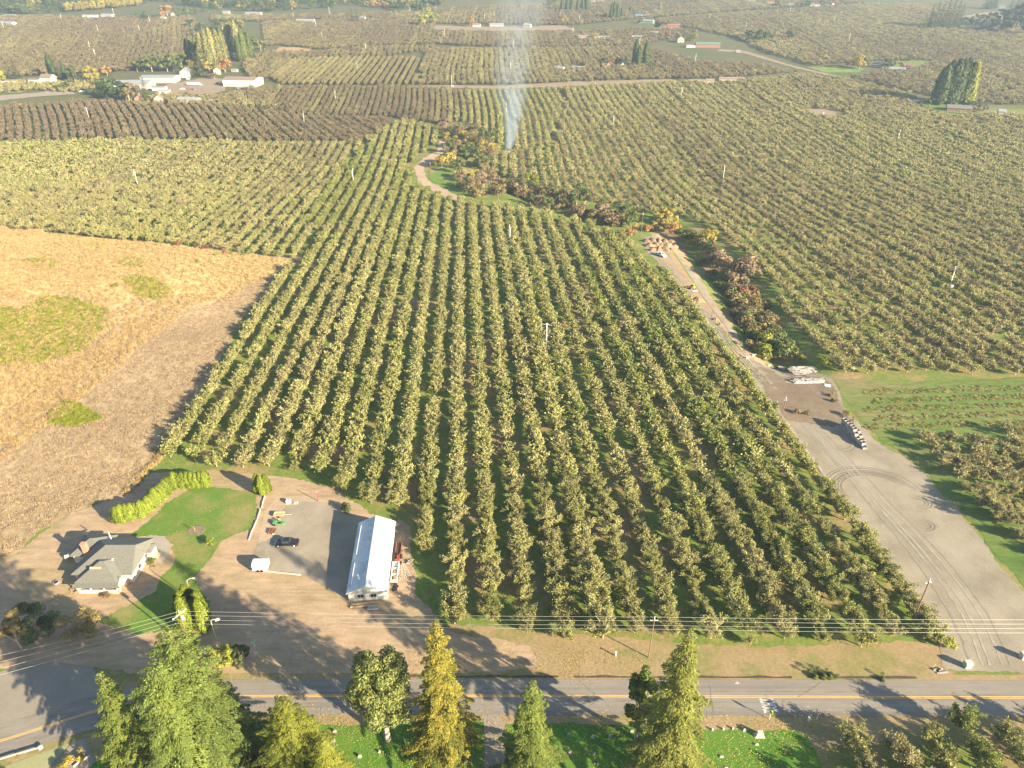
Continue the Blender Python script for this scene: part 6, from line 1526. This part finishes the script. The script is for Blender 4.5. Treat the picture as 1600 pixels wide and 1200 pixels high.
bstack('loose bluish boards lying at the right end of the board stacks', 1293, 603, -.3, [('boards', 'galv', f_pile(4, 2.6, .5, 1, 9)), ('bearers', 'dkwood', lambda m: m.box((0, 0, 0), (.2, 1.8, .1)))])
for px, py, lab in ((1166, 560, 'first pale boulder by the lane above the board stacks'), (1176, 556, 'pale broken concrete block among the logs by the lane'), (1195, 560, 'pale log end by the lane above the board stacks'), (1200, 572, 'white bucket by the lane left of the board stacks')):
    at_px('rubble_block', lab, 'rubble', px, py, [('block', 'stonepale', lambda m: m.box((0, 0, 0), (1.3, .9, .8), px * .1, .7)), ('chip', 'woodpale', lambda m: m.box((1.2, .3, 0), (1.4, .35, .3), .3))], .3)
# the long stack of fruit bins
ba, bb = P(1317, 668), P(1357, 708)
bd_ = (bb - ba); Lbin = bd_.length; bd_.z = 0; bdir = bd_.normalized(); bn = Vector((-bdir.y, bdir.x, 0)); brz = math.atan2(bdir.y, bdir.x)
binm = MB(); binm.box((0, 0, .12), (1.35, 1.35, .68)); binm = binm.mesh('bin_box', [M['woodgrey']])
def bin_box():
    m = MB(); w, h, t = .66, .74, .06
    for s in (-1, 1): m.box((s * w, 0, .1), (t, 2 * w, h)); m.box((0, s * w, .1), (2 * w - t * 1.2, t, h))
    m.box((0, 0, .12), (2 * w - .1, 2 * w - .1, .06)); return m.mesh('bin_box', [M['woodgrey']])
def bin_runners():
    m = MB(); [m.box((0, k, 0), (1.3, .12, .1)) for k in (-.5, 0, .5)]; return m.mesh('runners', [M['dkwood']])
bbx, brn = bin_box(), bin_runners()
nb = int(Lbin / 1.42)
for i in range(nb):
    hgt = 4 if i < nb * .42 else (3 if i < nb * .6 else (2 if i < nb * .85 else 1))
    for row in range(2 if i < nb * .62 else 1):
        for k in range(max(1, hgt - row)):
            c = ba + bdir * (i * 1.42 + rm.uniform(-.1, .1)) + bn * (row * 1.45 + rm.uniform(-.22, .22))
            o = thing('fruit_bin', 'weathered grey wooden fruit bin in the long stepped stack on the gravel lane', 'bin', (c.x, c.y, float(T(c.x, c.y)) + k * .86), brz + rm.uniform(-.12, .12), 'fruit bins in the long stack')
            link('box', bbx, o); link('runners', brn, o)

# ------------------------------------------------------------------ farms in the distance
R_ = math.radians
M['farwhite'] = paint('aged_white_siding', (.31, .30, .285), .7)
M['farcream'] = paint('aged_cream_siding', (.34, .28, .21), .7)
BLD = [  # name, label, px, py, w, l, h, rise, angle, wall, roof, category, windows, bays
 ('packing_house', 'large pale blue-roofed packing house, left part, at the packing yard', 212, 137, 30, 40, 7, 3.0, 96, 'white', 'roofwhite', 'warehouse', 0, 3),
 ('packing_house', 'white packing house wing with a raised flat roof behind the yard', 252, 128, 22, 42, 8, 1.5, 92, 'white', 'roofwhite', 'warehouse', 0, 4),
 ('shed', 'low brown-roofed loading shed in front of the packing house', 250, 141, 9, 15, 4.5, 1, 90, 'cream2', 'roofbrown', 'shed', 0, 2),
 ('shed', 'cream shed with stepped roof at the front of the packing yard', 258, 146, 6, 12, 4, 1, 90, 'cream2', 'roofwhite', 'shed', 0, 2),
 ('warehouse', 'big cream warehouse with a brown roof right of the packing yard', 381, 133, 24, 42, 9, 2.2, 82, 'cream2', 'roofbrown', 'warehouse', 0, 0),
 ('shed', 'white shed in front of the big cream warehouse', 381, 141, 5, 14, 4, 1, 82, 'white', 'roofwhite', 'shed', 0, 3),
 ('round_barn', 'blue-grey round-roofed barn behind the parked lorries', 292, 120, 13, 16, 8, 4.5, 10, 'roofwhite', 'roofwhite', 'barn', 0, 1),
 ('shed', 'small white shed in front of the round-roofed barn', 294, 124, 4, 4, 3, 1, 10, 'white', 'roofwhite', 'shed', 1, 0),
 ('house', 'dark two-storey house under the orange tree near the grove', 340, 116, 9, 9, 7, 3, 20, 'greenwall', 'roofgrey', 'house', 2, 0),
 ('shed', 'tiny white shed right of the orange tree near the grove', 367, 112, 5, 8, 3, 1, 80, 'white', 'roofwhite', 'shed', 0, 1),
 ('house', 'brown gabled house left of the slim green conifer', 218, 160, 9, 11, 6, 3.5, 25, 'redwall', 'roofbrown', 'house', 2, 0),
 ('house', 'cream gabled house right of the slim green conifer', 249, 160, 9, 11, 6, 3.5, 20, 'offwhite', 'roofbrown', 'house', 3, 0),
 ('shed', 'long grey-green roofed shed below the packing yard', 296, 160, 9, 24, 4.5, 2, 84, 'white', 'roofwhite', 'shed', 0, 0),
 ('shed', 'small tan shed at the right end of the long grey shed', 322, 161, 4, 10, 3, .8, 84, 'offwhite', 'roofbrown', 'shed', 0, 0),
 ('shed', 'small white box shed right of the long grey shed', 332, 161, 4, 6, 4, .6, 84, 'white', 'roofwhite', 'shed', 1, 0),
 ('house', 'pale brown house with white porch at the far left', 77, 127, 11, 17, 6, 3.5, 75, 'cream2', 'roofbrown', 'house', 3, 0),
 ('shed', 'low grey shed left of the far left house', 55, 127, 7, 14, 3, 1.2, 85, 'cream2', 'roofgrey', 'shed', 0, 2),
 ('shed', 'long dark low shed at the far left edge', 22, 129, 6, 28, 3, 1, 88, 'cream2', 'roofbrown', 'shed', 0, 0),
 ('carport', 'small open white shelter below the yellow tree, far left', 140, 144, 4, 5, 3, .8, 20, 'white', 'roofwhite', 'shed', 0, 0),
 ('shed', 'bright white roofed shed at the upper left edge', 11, 39, 14, 34, 5, 2, 80, 'white', 'roofwhite', 'shed', 0, 0),
 ('shed', 'white shed in the upper left corner below the woods', 18, 27, 9, 22, 4, 2, 88, 'white', 'roofwhite', 'shed', 0, 0),
 ('shed', 'pale long shed at the edge of the upper left brown orchard', 142, 27, 9, 30, 4, 1.5, 88, 'cream2', 'roofwhite', 'shed', 0, 0),
 ('shed', 'white-roofed shed right of the pale long shed, upper left', 168, 26, 9, 24, 4, 2, 82, 'white', 'roofwhite', 'shed', 0, 0),
 ('house', 'small white house below the orange tree, upper left', 256, 32, 9, 10, 5, 3, 70, 'white', 'roofwhite', 'house', 1, 0),
 ('house', 'small pale house right of the orange tree, upper left', 271, 25, 9, 10, 5, 3, 20, 'offwhite', 'roofbrown', 'house', 1, 0),
 ('shed', 'white sheds beside the woods above the tall grove', 397, 24, 10, 34, 5, 2, 80, 'white', 'roofwhite', 'shed', 0, 0),
 ('shed', 'pale flat shed above the tall grove', 354, 21, 8, 14, 4, 1.5, 80, 'white', 'roofwhite', 'shed', 0, 0),
 ('shed', 'long white barn in the middle of the upper orchards', 478, 36, 10, 36, 6, 2, 86, 'white', 'roofwhite', 'barn', 0, 0),
 ('house', 'small cream house beside the dark conifers, upper centre', 567, 31, 9, 12, 4, 3, 60, 'cream2', 'roofwhite', 'house', 1, 0),
 ('shed', 'tiny white shed left of the dark conifers, upper centre', 529, 33, 6, 8, 3, 1, 60, 'white', 'roofwhite', 'shed', 0, 0),
 ('shed', 'white house at the upper left end of the centre road', 403, 25, 7, 10, 4, 2, 30, 'white', 'roofwhite', 'shed', 0, 0) if False else None,
 ('house', 'white low house on the bare strip, upper centre', 776, 41, 10, 26, 4, 2, 86, 'white', 'roofwhite', 'house', 2, 0),
 ('house', 'brown house left of the white one on the bare strip', 745, 42, 9, 14, 4, 2.5, 80, 'cream2', 'roofbrown', 'house', 1, 0),
 ('house', 'white gabled house right of the smoke on the bare strip', 824, 43, 10, 14, 5, 3, 70, 'white', 'roofwhite', 'house', 2, 0),
 ('barn', 'long tan barn with dark doors among the upper orchards', 917, 62, 10, 30, 6, 2, 88, 'offwhite', 'roofbrown', 'barn', 0, 3),
 ('shed', 'grey roofed shed at the right of the long tan barn', 942, 61, 9, 24, 4, 1.5, 88, 'cream2', 'roofwhite', 'shed', 0, 0),
 ('house', 'white ranch house in the orchard right of the tan barn', 995, 61, 9, 17, 4, 2, 82, 'white', 'roofwhite', 'house', 2, 0),
 ('shed', 'small white shed right of the white ranch house', 1008, 61, 4, 6, 3, 1.5, 30, 'white', 'roofwhite', 'shed', 0, 0),
 ('house', 'white house with a shiny roof behind the russet trees', 1022, 54, 8, 14, 4, 2, 70, 'white', 'roofwhite', 'house', 1, 0),
 ('barn', 'long red-roofed barn in the upper right orchards', 1052, 43, 9, 22, 5, 2, 80, 'redwall', 'roofred', 'barn', 0, 0),
 ('house', 'pink-roofed house left of the red-roofed barn', 1042, 48, 9, 16, 5, 3, 60, 'redwall', 'roofred', 'house', 1, 0),
 ('barn', 'white-roofed barn in dark trees near the upper crossroads', 1011, 36, 10, 26, 5, 2, 65, 'greenwall', 'roofwhite', 'barn', 0, 0),
 ('shed', 'blue-roofed shed near the upper crossroads', 998, 27, 8, 14, 4, 2, 80, 'white', 'bluetarp', 'shed', 0, 0),
 ('shed', 'small cream shed near the upper crossroads', 1005, 28, 6, 8, 4, 1.5, 80, 'offwhite', 'roofwhite', 'shed', 0, 0),
 ('house', 'cream gabled house at the upper crossroads', 1013, 27, 8, 13, 4, 2.5, 70, 'offwhite', 'roofbrown', 'house', 1, 0),
 ('house', 'tall pale green house beside the golden shrub', 1062, 66, 11, 12, 7, 3.5, 5, 'offwhite', 'roofgrey', 'house', 3, 0),
 ('barn', 'long green-roofed barn beside the upper lane', 1105, 74, 14, 38, 6, 2.5, 84, 'redwall', 'roofgreen', 'barn', 0, 5),
 ('shed', 'pale lean-to shed left of the green-roofed barn', 1081, 74, 8, 18, 4, 1, 84, 'cream2', 'roofbrown', 'shed', 0, 3),
 ('car_shed', 'small white shed at the bend of the upper lane', 1153, 82, 4, 6, 3, 1, 80, 'white', 'roofwhite', 'shed', 0, 0),
 ('house', 'white-roofed house below the middle farm trees, left one', 874, 110, 9, 13, 3.5, 2.5, 65, 'white', 'roofwhite', 'house', 1, 0),
 ('shed', 'long narrow white shed below the middle farm trees', 904, 108, 5, 17, 3, 1.2, 88, 'white', 'roofwhite', 'shed', 0, 0),
 ('house', 'small pink house left of the golden orange tree', 949, 104, 6, 7, 4, 2.5, 20, 'redwall', 'roofbrown', 'house', 1, 0),
 ('house', 'small white house right of the golden orange tree', 971, 105, 7, 8, 4, 3, 15, 'offwhite', 'roofbrown', 'house', 1, 0),
 ('shed', 'long tan roofed shed below the middle road, left one', 1090, 130, 7, 24, 3.2, 1.6, 84, 'offwhite', 'roofbrown', 'shed', 0, 2),
 ('shed', 'small tan shed between the two long tan sheds', 1109, 129, 7, 10, 3.2, 1.8, 84, 'offwhite', 'roofbrown', 'shed', 0, 1),
 ('shed', 'long tan roofed shed below the middle road, right one', 1137, 126, 7, 22, 3.2, 1.6, 82, 'offwhite', 'roofbrown', 'shed', 0, 2),
 ('house', 'small tan house at the right end of the tan sheds', 1156, 126, 7, 9, 3.2, 2, 60, 'offwhite', 'roofbrown', 'house', 1, 0),
 ('house', 'grey-roofed house right of the bright yellow tree', 1370, 105, 9, 16, 4, 3, 55, 'greenwall', 'roofgrey', 'house', 2, 0),
 ('barn', 'white-roofed barn below the green meadow on the right', 1401, 111, 10, 20, 3.5, 2, 65, 'white', 'roofwhite', 'barn', 0, 2),
 ('shed', 'small red shed right of the white-roofed barn', 1420, 105, 6, 8, 3, 1.5, 60, 'redwall', 'roofred', 'shed', 0, 0),
 ('house', 'brown-red ranch house below the very tall conifers', 1497, 173, 13, 24, 4, 2.5, 68, 'redwall', 'roofgrey', 'house', 3, 0),
 ('house', 'grey-roofed wing at the right end of the red ranch house', 1513, 170, 8, 10, 3.5, 2, 75, 'redwall', 'roofgrey', 'house', 1, 0),
 ('shed', 'white metal roofed shed left of the very tall conifers', 1428, 160, 7, 16, 3, 1, 80, 'white', 'roofwhite', 'shed', 0, 0),
 ('shed', 'small white gambrel shed right of the red ranch house', 1564, 178, 6, 7, 3.6, 1.8, 70, 'white', 'roofwhite', 'shed', 1, 0),
 ('house', 'white house on the hill at the upper right', 1564, 13, 9, 14, 4, 3, 70, 'white', 'roofgrey', 'house', 1, 0),
 ('house', 'white house left along the upper right road', 1236, 10, 9, 12, 4, 3, 60, 'white', 'roofwhite', 'house', 1, 0),
 ('house', 'long white house along the upper right road', 1273, 10, 9, 22, 4, 2, 84, 'white', 'roofbrown', 'house', 1, 0),
 ('house', 'cream house left of the orange tree on the upper right road', 1298, 9, 9, 12, 4, 3.5, 30, 'offwhite', 'roofbrown', 'house', 1, 0),
 ('barn', 'dark red barn on the left of the upper right road', 1205, 8, 12, 20, 5, 3, 80, 'redwall', 'roofred', 'barn', 0, 0),
 ('house', 'small white house at the top edge right of centre', 1175, 4, 9, 12, 4, 3, 60, 'white', 'roofwhite', 'house', 1, 0),
 ('house', 'pink-roofed house at the top edge above the crossroads', 936, 4, 10, 20, 4, 2.5, 75, 'cream2', 'roofred', 'house', 1, 0),
 ('house', 'white house at the top edge left of the pink-roofed one', 926, 5, 9, 10, 4, 2.5, 60, 'white', 'roofwhite', 'house', 1, 0),
 ('shed', 'white shed at the top edge above the yellow tree', 856, 12, 6, 8, 4, 1, 60, 'white', 'roofwhite', 'shed', 0, 0),
 ('greenhouse', 'small white gabled shed at the upper crossroads orchard', 1022, 20, 7, 10, 4, 2, 70, 'white', 'roofwhite', 'shed', 0, 0),
]
for t in BLD:
    if not t: continue
    nm, lab, px, py, w, l, h, rh, ag, wall, roof_, cat, nw, by_ = t
    p = P(px, py); h *= .85; wall = {'white': 'farwhite', 'offwhite': 'farcream'}.get(wall, wall)
    gable(nm if nm != 'house' else 'farmhouse', lab, p.x, p.y, w, l, h, rh, R_(ag), wall, roof_, .5, cat, nw, by_ == 0 and cat == 'house', cat == 'house' and w > 8, bay=by_, ww=1.6, wh=1.5)
# lorries and cars on the packing yard
def lorry(lab, px, py, rz_):
    at_px('semi_truck', lab, 'lorry', px, py, [('trailer', 'white', lambda m: m.box((-2.5, 0, 1.1), (14, 2.6, 2.9))), ('cab', 'white', lambda m: m.prism([(5.0, .8), (8.6, .8), (8.6, 1.9), (7.2, 2.1), (6.7, 3.6), (5.0, 3.8)], 'y', -1.2, 1.2)), ('wheels', 'rubber', lambda m: [m.tube([(k, s * 1.1 - .2, .5), (k, s * 1.1 + .2, .5)], .5, 10) for k in (-8, -6.8, 4.6, 5.8, 7.8) for s in (-1, 1)]), ('windscreen', 'glass', lambda m: m.box((6.95, 0, 2.4), (.5, 2.2, .9)))], rz_)
lorry('white lorry with a long white trailer on the packing yard', 305, 134, -.05)
vehicle('red_car', 'red car among parked vehicles on the packing yard', 294, 139, 2.9, 'redpaint', 'car', 1.3)
vehicle('white_car', 'white car left of the red car on the packing yard', 285, 140, 3.0, 'white', 'car', 1.3)
vehicle('dark_car', 'dark car right of the red car on the packing yard', 301, 141, .2, 'blackpaint', 'car', 1.3)
vehicle('white_pickup', 'white pickup in the shade left of the big cream warehouse', 347, 131, .1, 'white', 'pickup', 1.3)
vehicle('white_car', 'white car below the far left yellow tree', 128, 144, .1, 'white', 'car', 1.3)
at_px('small_tank', 'small white object standing on the bare clearing in the right orchard', 'tank', 1286, 179, [('tank', 'white', lambda m: m.tube([(0, 0, 0), (0, 0, 2.2)], .7, 12)), ('lid', 'galv', lambda m: m.tube([(0, 0, 2.2), (0, 0, 2.5)], [.7, .2], 12))])
# wind machines: place -> [(px, py of foot, lean of the blade)]
WM = [
 ('in the middle of the long orchard rows', [(853.5, 543, 0)]), ('standing in for a pole in the upper orchard rows', [(797, 385, 1)]),  # the upper-row one is an orange-topped pole built as a wind machine
 ('in the lower part of the right orchard', [(1483, 449, 1)]), ('in the left mid orchard', [(216, 291, 1), (553, 289, 1)]),
 ('in the dark brown rows', [(140, 187, 1), (476, 195, 1), (525, 159, 1)]),
 ('in the upper right orchard', [(1129, 284, 1), (958, 201, 1), (1064, 155, 1), (1402, 222, 1), (791, 179, 1)]),
 ('in the orchards beyond the middle road', [(559, 112, 1), (572, 82, 1), (1086, 99, 1), (895, 55, 1), (999, 72, 1), (802, 77, 1), (798, 112, 1), (706, 135, 1)]),
 ('in the brown orchard at the upper left', [(141, 77, 1), (150, 91, 1), (154, 51, 1), (97, 33, 1), (219, 52, 1), (235, 38, 1), (178, 23, 1), (7, 47, 1)]),
 ('in the far orchards at the top', [(504, 63, 1), (494, 45, 1), (459, 30, 1), (515, 21, 1), (456, 14, 1), (621, 29, 1), (641, 22, 1), (695, 58, 1), (757, 33, 1), (772, 28, 1), (905, 34, 1), (875, 30, 1), (1032, 16, 1), (1108, 31, 1), (1165, 46, 1)]),
 ('on the upper right slopes', [(1234, 22, 1), (1302, 36, 1), (1326, 66, 1)]),
]
BLm = None
for place, lst in WM:
    for it, lab in label_set([tuple(t) for t in lst], 'white wind machine ' + place):
        p = P(it[0], it[1]); rz_ = rng0.uniform(-.6, .6)
        o = thing('wind_machine', lab, 'wind machine', p, rz_, 'frost wind machines')
        hh = 10.5
        fat = min(2.2, max(1.0, (p - camo.location).length / 500))
        m = MB(); m.tube([(0, 0, 0), (0, 0, hh)], [.2, .14], 8); m.build('tower', [M['tower']], o)
        m = MB(); m.box((0, .1, hh), (.5, .9, .4)); m.build('gearbox', [M['tower']], o)
        m = MB(); L_ = 2.7
        # two tapered blades on one hub, upright on most machines
        ag = 1.5 + rng0.uniform(-.25, .25) if it[2] else .12
        dx_, dz_ = math.cos(ag), math.sin(ag)
        for s in (-1, 1):
            m.tube([(0, -.5, hh + .2), (s * dx_ * L_, -.5, hh + .2 + s * dz_ * L_)], [.16, .07], 4)
        m.build('blade', [M['tower']], o)
        m = MB(); m.box((1.2, 0, 0), (1.5, 1.0, 1.1)); m.build('engine_box', [M['white']], o)
# fence lines of the yard and the small burn pile under the smoke
bp = P(793, 237)
scrap('burn_pile', 'smouldering brush pile at the foot of the smoke column', bp.x, bp.y, [('ash', 'woodgrey', lambda m: m.tube([(0, 0, -.1), (0, 0, .5)], [3.0, 1.2], 12)), ('sticks', 'dkwood', lambda m: [m.tube([(random.uniform(-2, 2), random.uniform(-2, 2), .1), (random.uniform(-2, 2), random.uniform(-2, 2), 1.0)], .1, 4) for _ in range(14)])], 'burn pile')
# smoke: a rising plume, thin and spreading as it drifts away
def plume(z): return (.10 * z + 2.2 * math.sin(z * .075), .010 * z * z, 3.4 + .30 * z)
zs_ = [.3, 4, 8, 13, 19, 26, 34, 44, 56, 70, 86, 103, 122]
m = MB(); vs = []
for z_ in zs_:
    ax_, ay_, R0 = plume(z_)
    for k in range(20): vs.append((ax_ + R0 * math.cos(k * math.pi / 10), ay_ + R0 * math.sin(k * math.pi / 10), z_))
m.solid(vs, [tuple(range(19, -1, -1)), tuple(range(240, 260))] + [(i * 20 + k, i * 20 + (k + 1) % 20, (i + 1) * 20 + (k + 1) % 20, (i + 1) * 20 + k) for i in range(12) for k in range(20)])
sm_ = bpy.data.materials.new('smoke'); sm_.use_nodes = True
nt = sm_.node_tree; nt.nodes.remove(nt.nodes['Principled BSDF'])
pv = nt.nodes.new('ShaderNodeVolumePrincipled'); pv.inputs['Color'].default_value = (.66, .82, 1, 1); pv.inputs['Anisotropy'].default_value = .1
tc = nt.nodes.new('ShaderNodeTexCoord')
sx = nt.nodes.new('ShaderNodeSeparateXYZ'); nt.links.new(tc.outputs['Object'], sx.inputs[0])
Z_ = mth(nt, 'MAXIMUM', sx.outputs['Z'], 0.0)
# distance from the bent axis of the plume, as a share of its radius there
dx_ = mth(nt, 'SUBTRACT', sx.outputs['X'], mth(nt, 'ADD', mth(nt, 'MULTIPLY', Z_, .10), mth(nt, 'MULTIPLY', mth(nt, 'SINE', mth(nt, 'MULTIPLY', Z_, .075)), 2.2)))
dy_ = mth(nt, 'SUBTRACT', sx.outputs['Y'], mth(nt, 'MULTIPLY', mth(nt, 'MULTIPLY', Z_, Z_), .010))
rr_ = mth(nt, 'DIVIDE', mth(nt, 'SQRT', mth(nt, 'ADD', mth(nt, 'MULTIPLY', dx_, dx_), mth(nt, 'MULTIPLY', dy_, dy_))), mth(nt, 'ADD', 3.4, mth(nt, 'MULTIPLY', Z_, .30)))
core = mth(nt, 'POWER', mth(nt, 'MAXIMUM', mth(nt, 'SUBTRACT', 1.0, rr_), 0.0), 1.3)
nz = noise(nt, .07, 3, .55, vec=tc.outputs['Object'], stretch=(1, .8, .6), dist=.8)
mr = nt.nodes.new('ShaderNodeMapRange'); mr.inputs['From Min'].default_value = .36; mr.inputs['From Max'].default_value = .64
nt.links.new(nz, mr.inputs['Value'])
fall = mth(nt, 'DIVIDE', 1.0, mth(nt, 'ADD', 1.0, mth(nt, 'POWER', mth(nt, 'MULTIPLY', Z_, .05), 2.25)))
nt.links.new(mth(nt, 'MULTIPLY', mth(nt, 'MULTIPLY', mth(nt, 'MULTIPLY', mr.outputs[0], core), fall), SMOKE), pv.inputs['Density'])
nt.links.new(pv.outputs[0], nt.nodes['Material Output'].inputs['Volume'])
so = m.build('smoke', [sm_]); so.location = (bp.x, bp.y, bp.z)
tag(so, 'pale blue smoke column rising from the burn pile', 'smoke', kind='stuff')

# ------------------------------------------------------------------ the air
hz = MB(); hz.box((0, 1350, -45), (5400, 3900, 235)); 
hm = bpy.data.materials.new('haze'); hm.use_nodes = True
hm.node_tree.nodes.remove(hm.node_tree.nodes['Principled BSDF'])
pv = hm.node_tree.nodes.new('ShaderNodeVolumePrincipled')
pv.inputs['Density'].default_value = HAZE
pv.inputs['Color'].default_value = (.62, .80, 1.0, 1)
pv.inputs['Anisotropy'].default_value = .2
hm.node_tree.links.new(pv.outputs[0], hm.node_tree.nodes['Material Output'].inputs['Volume'])
tag(hz.build('haze', [hm]), 'thin autumn haze over the valley', 'haze', kind='stuff')
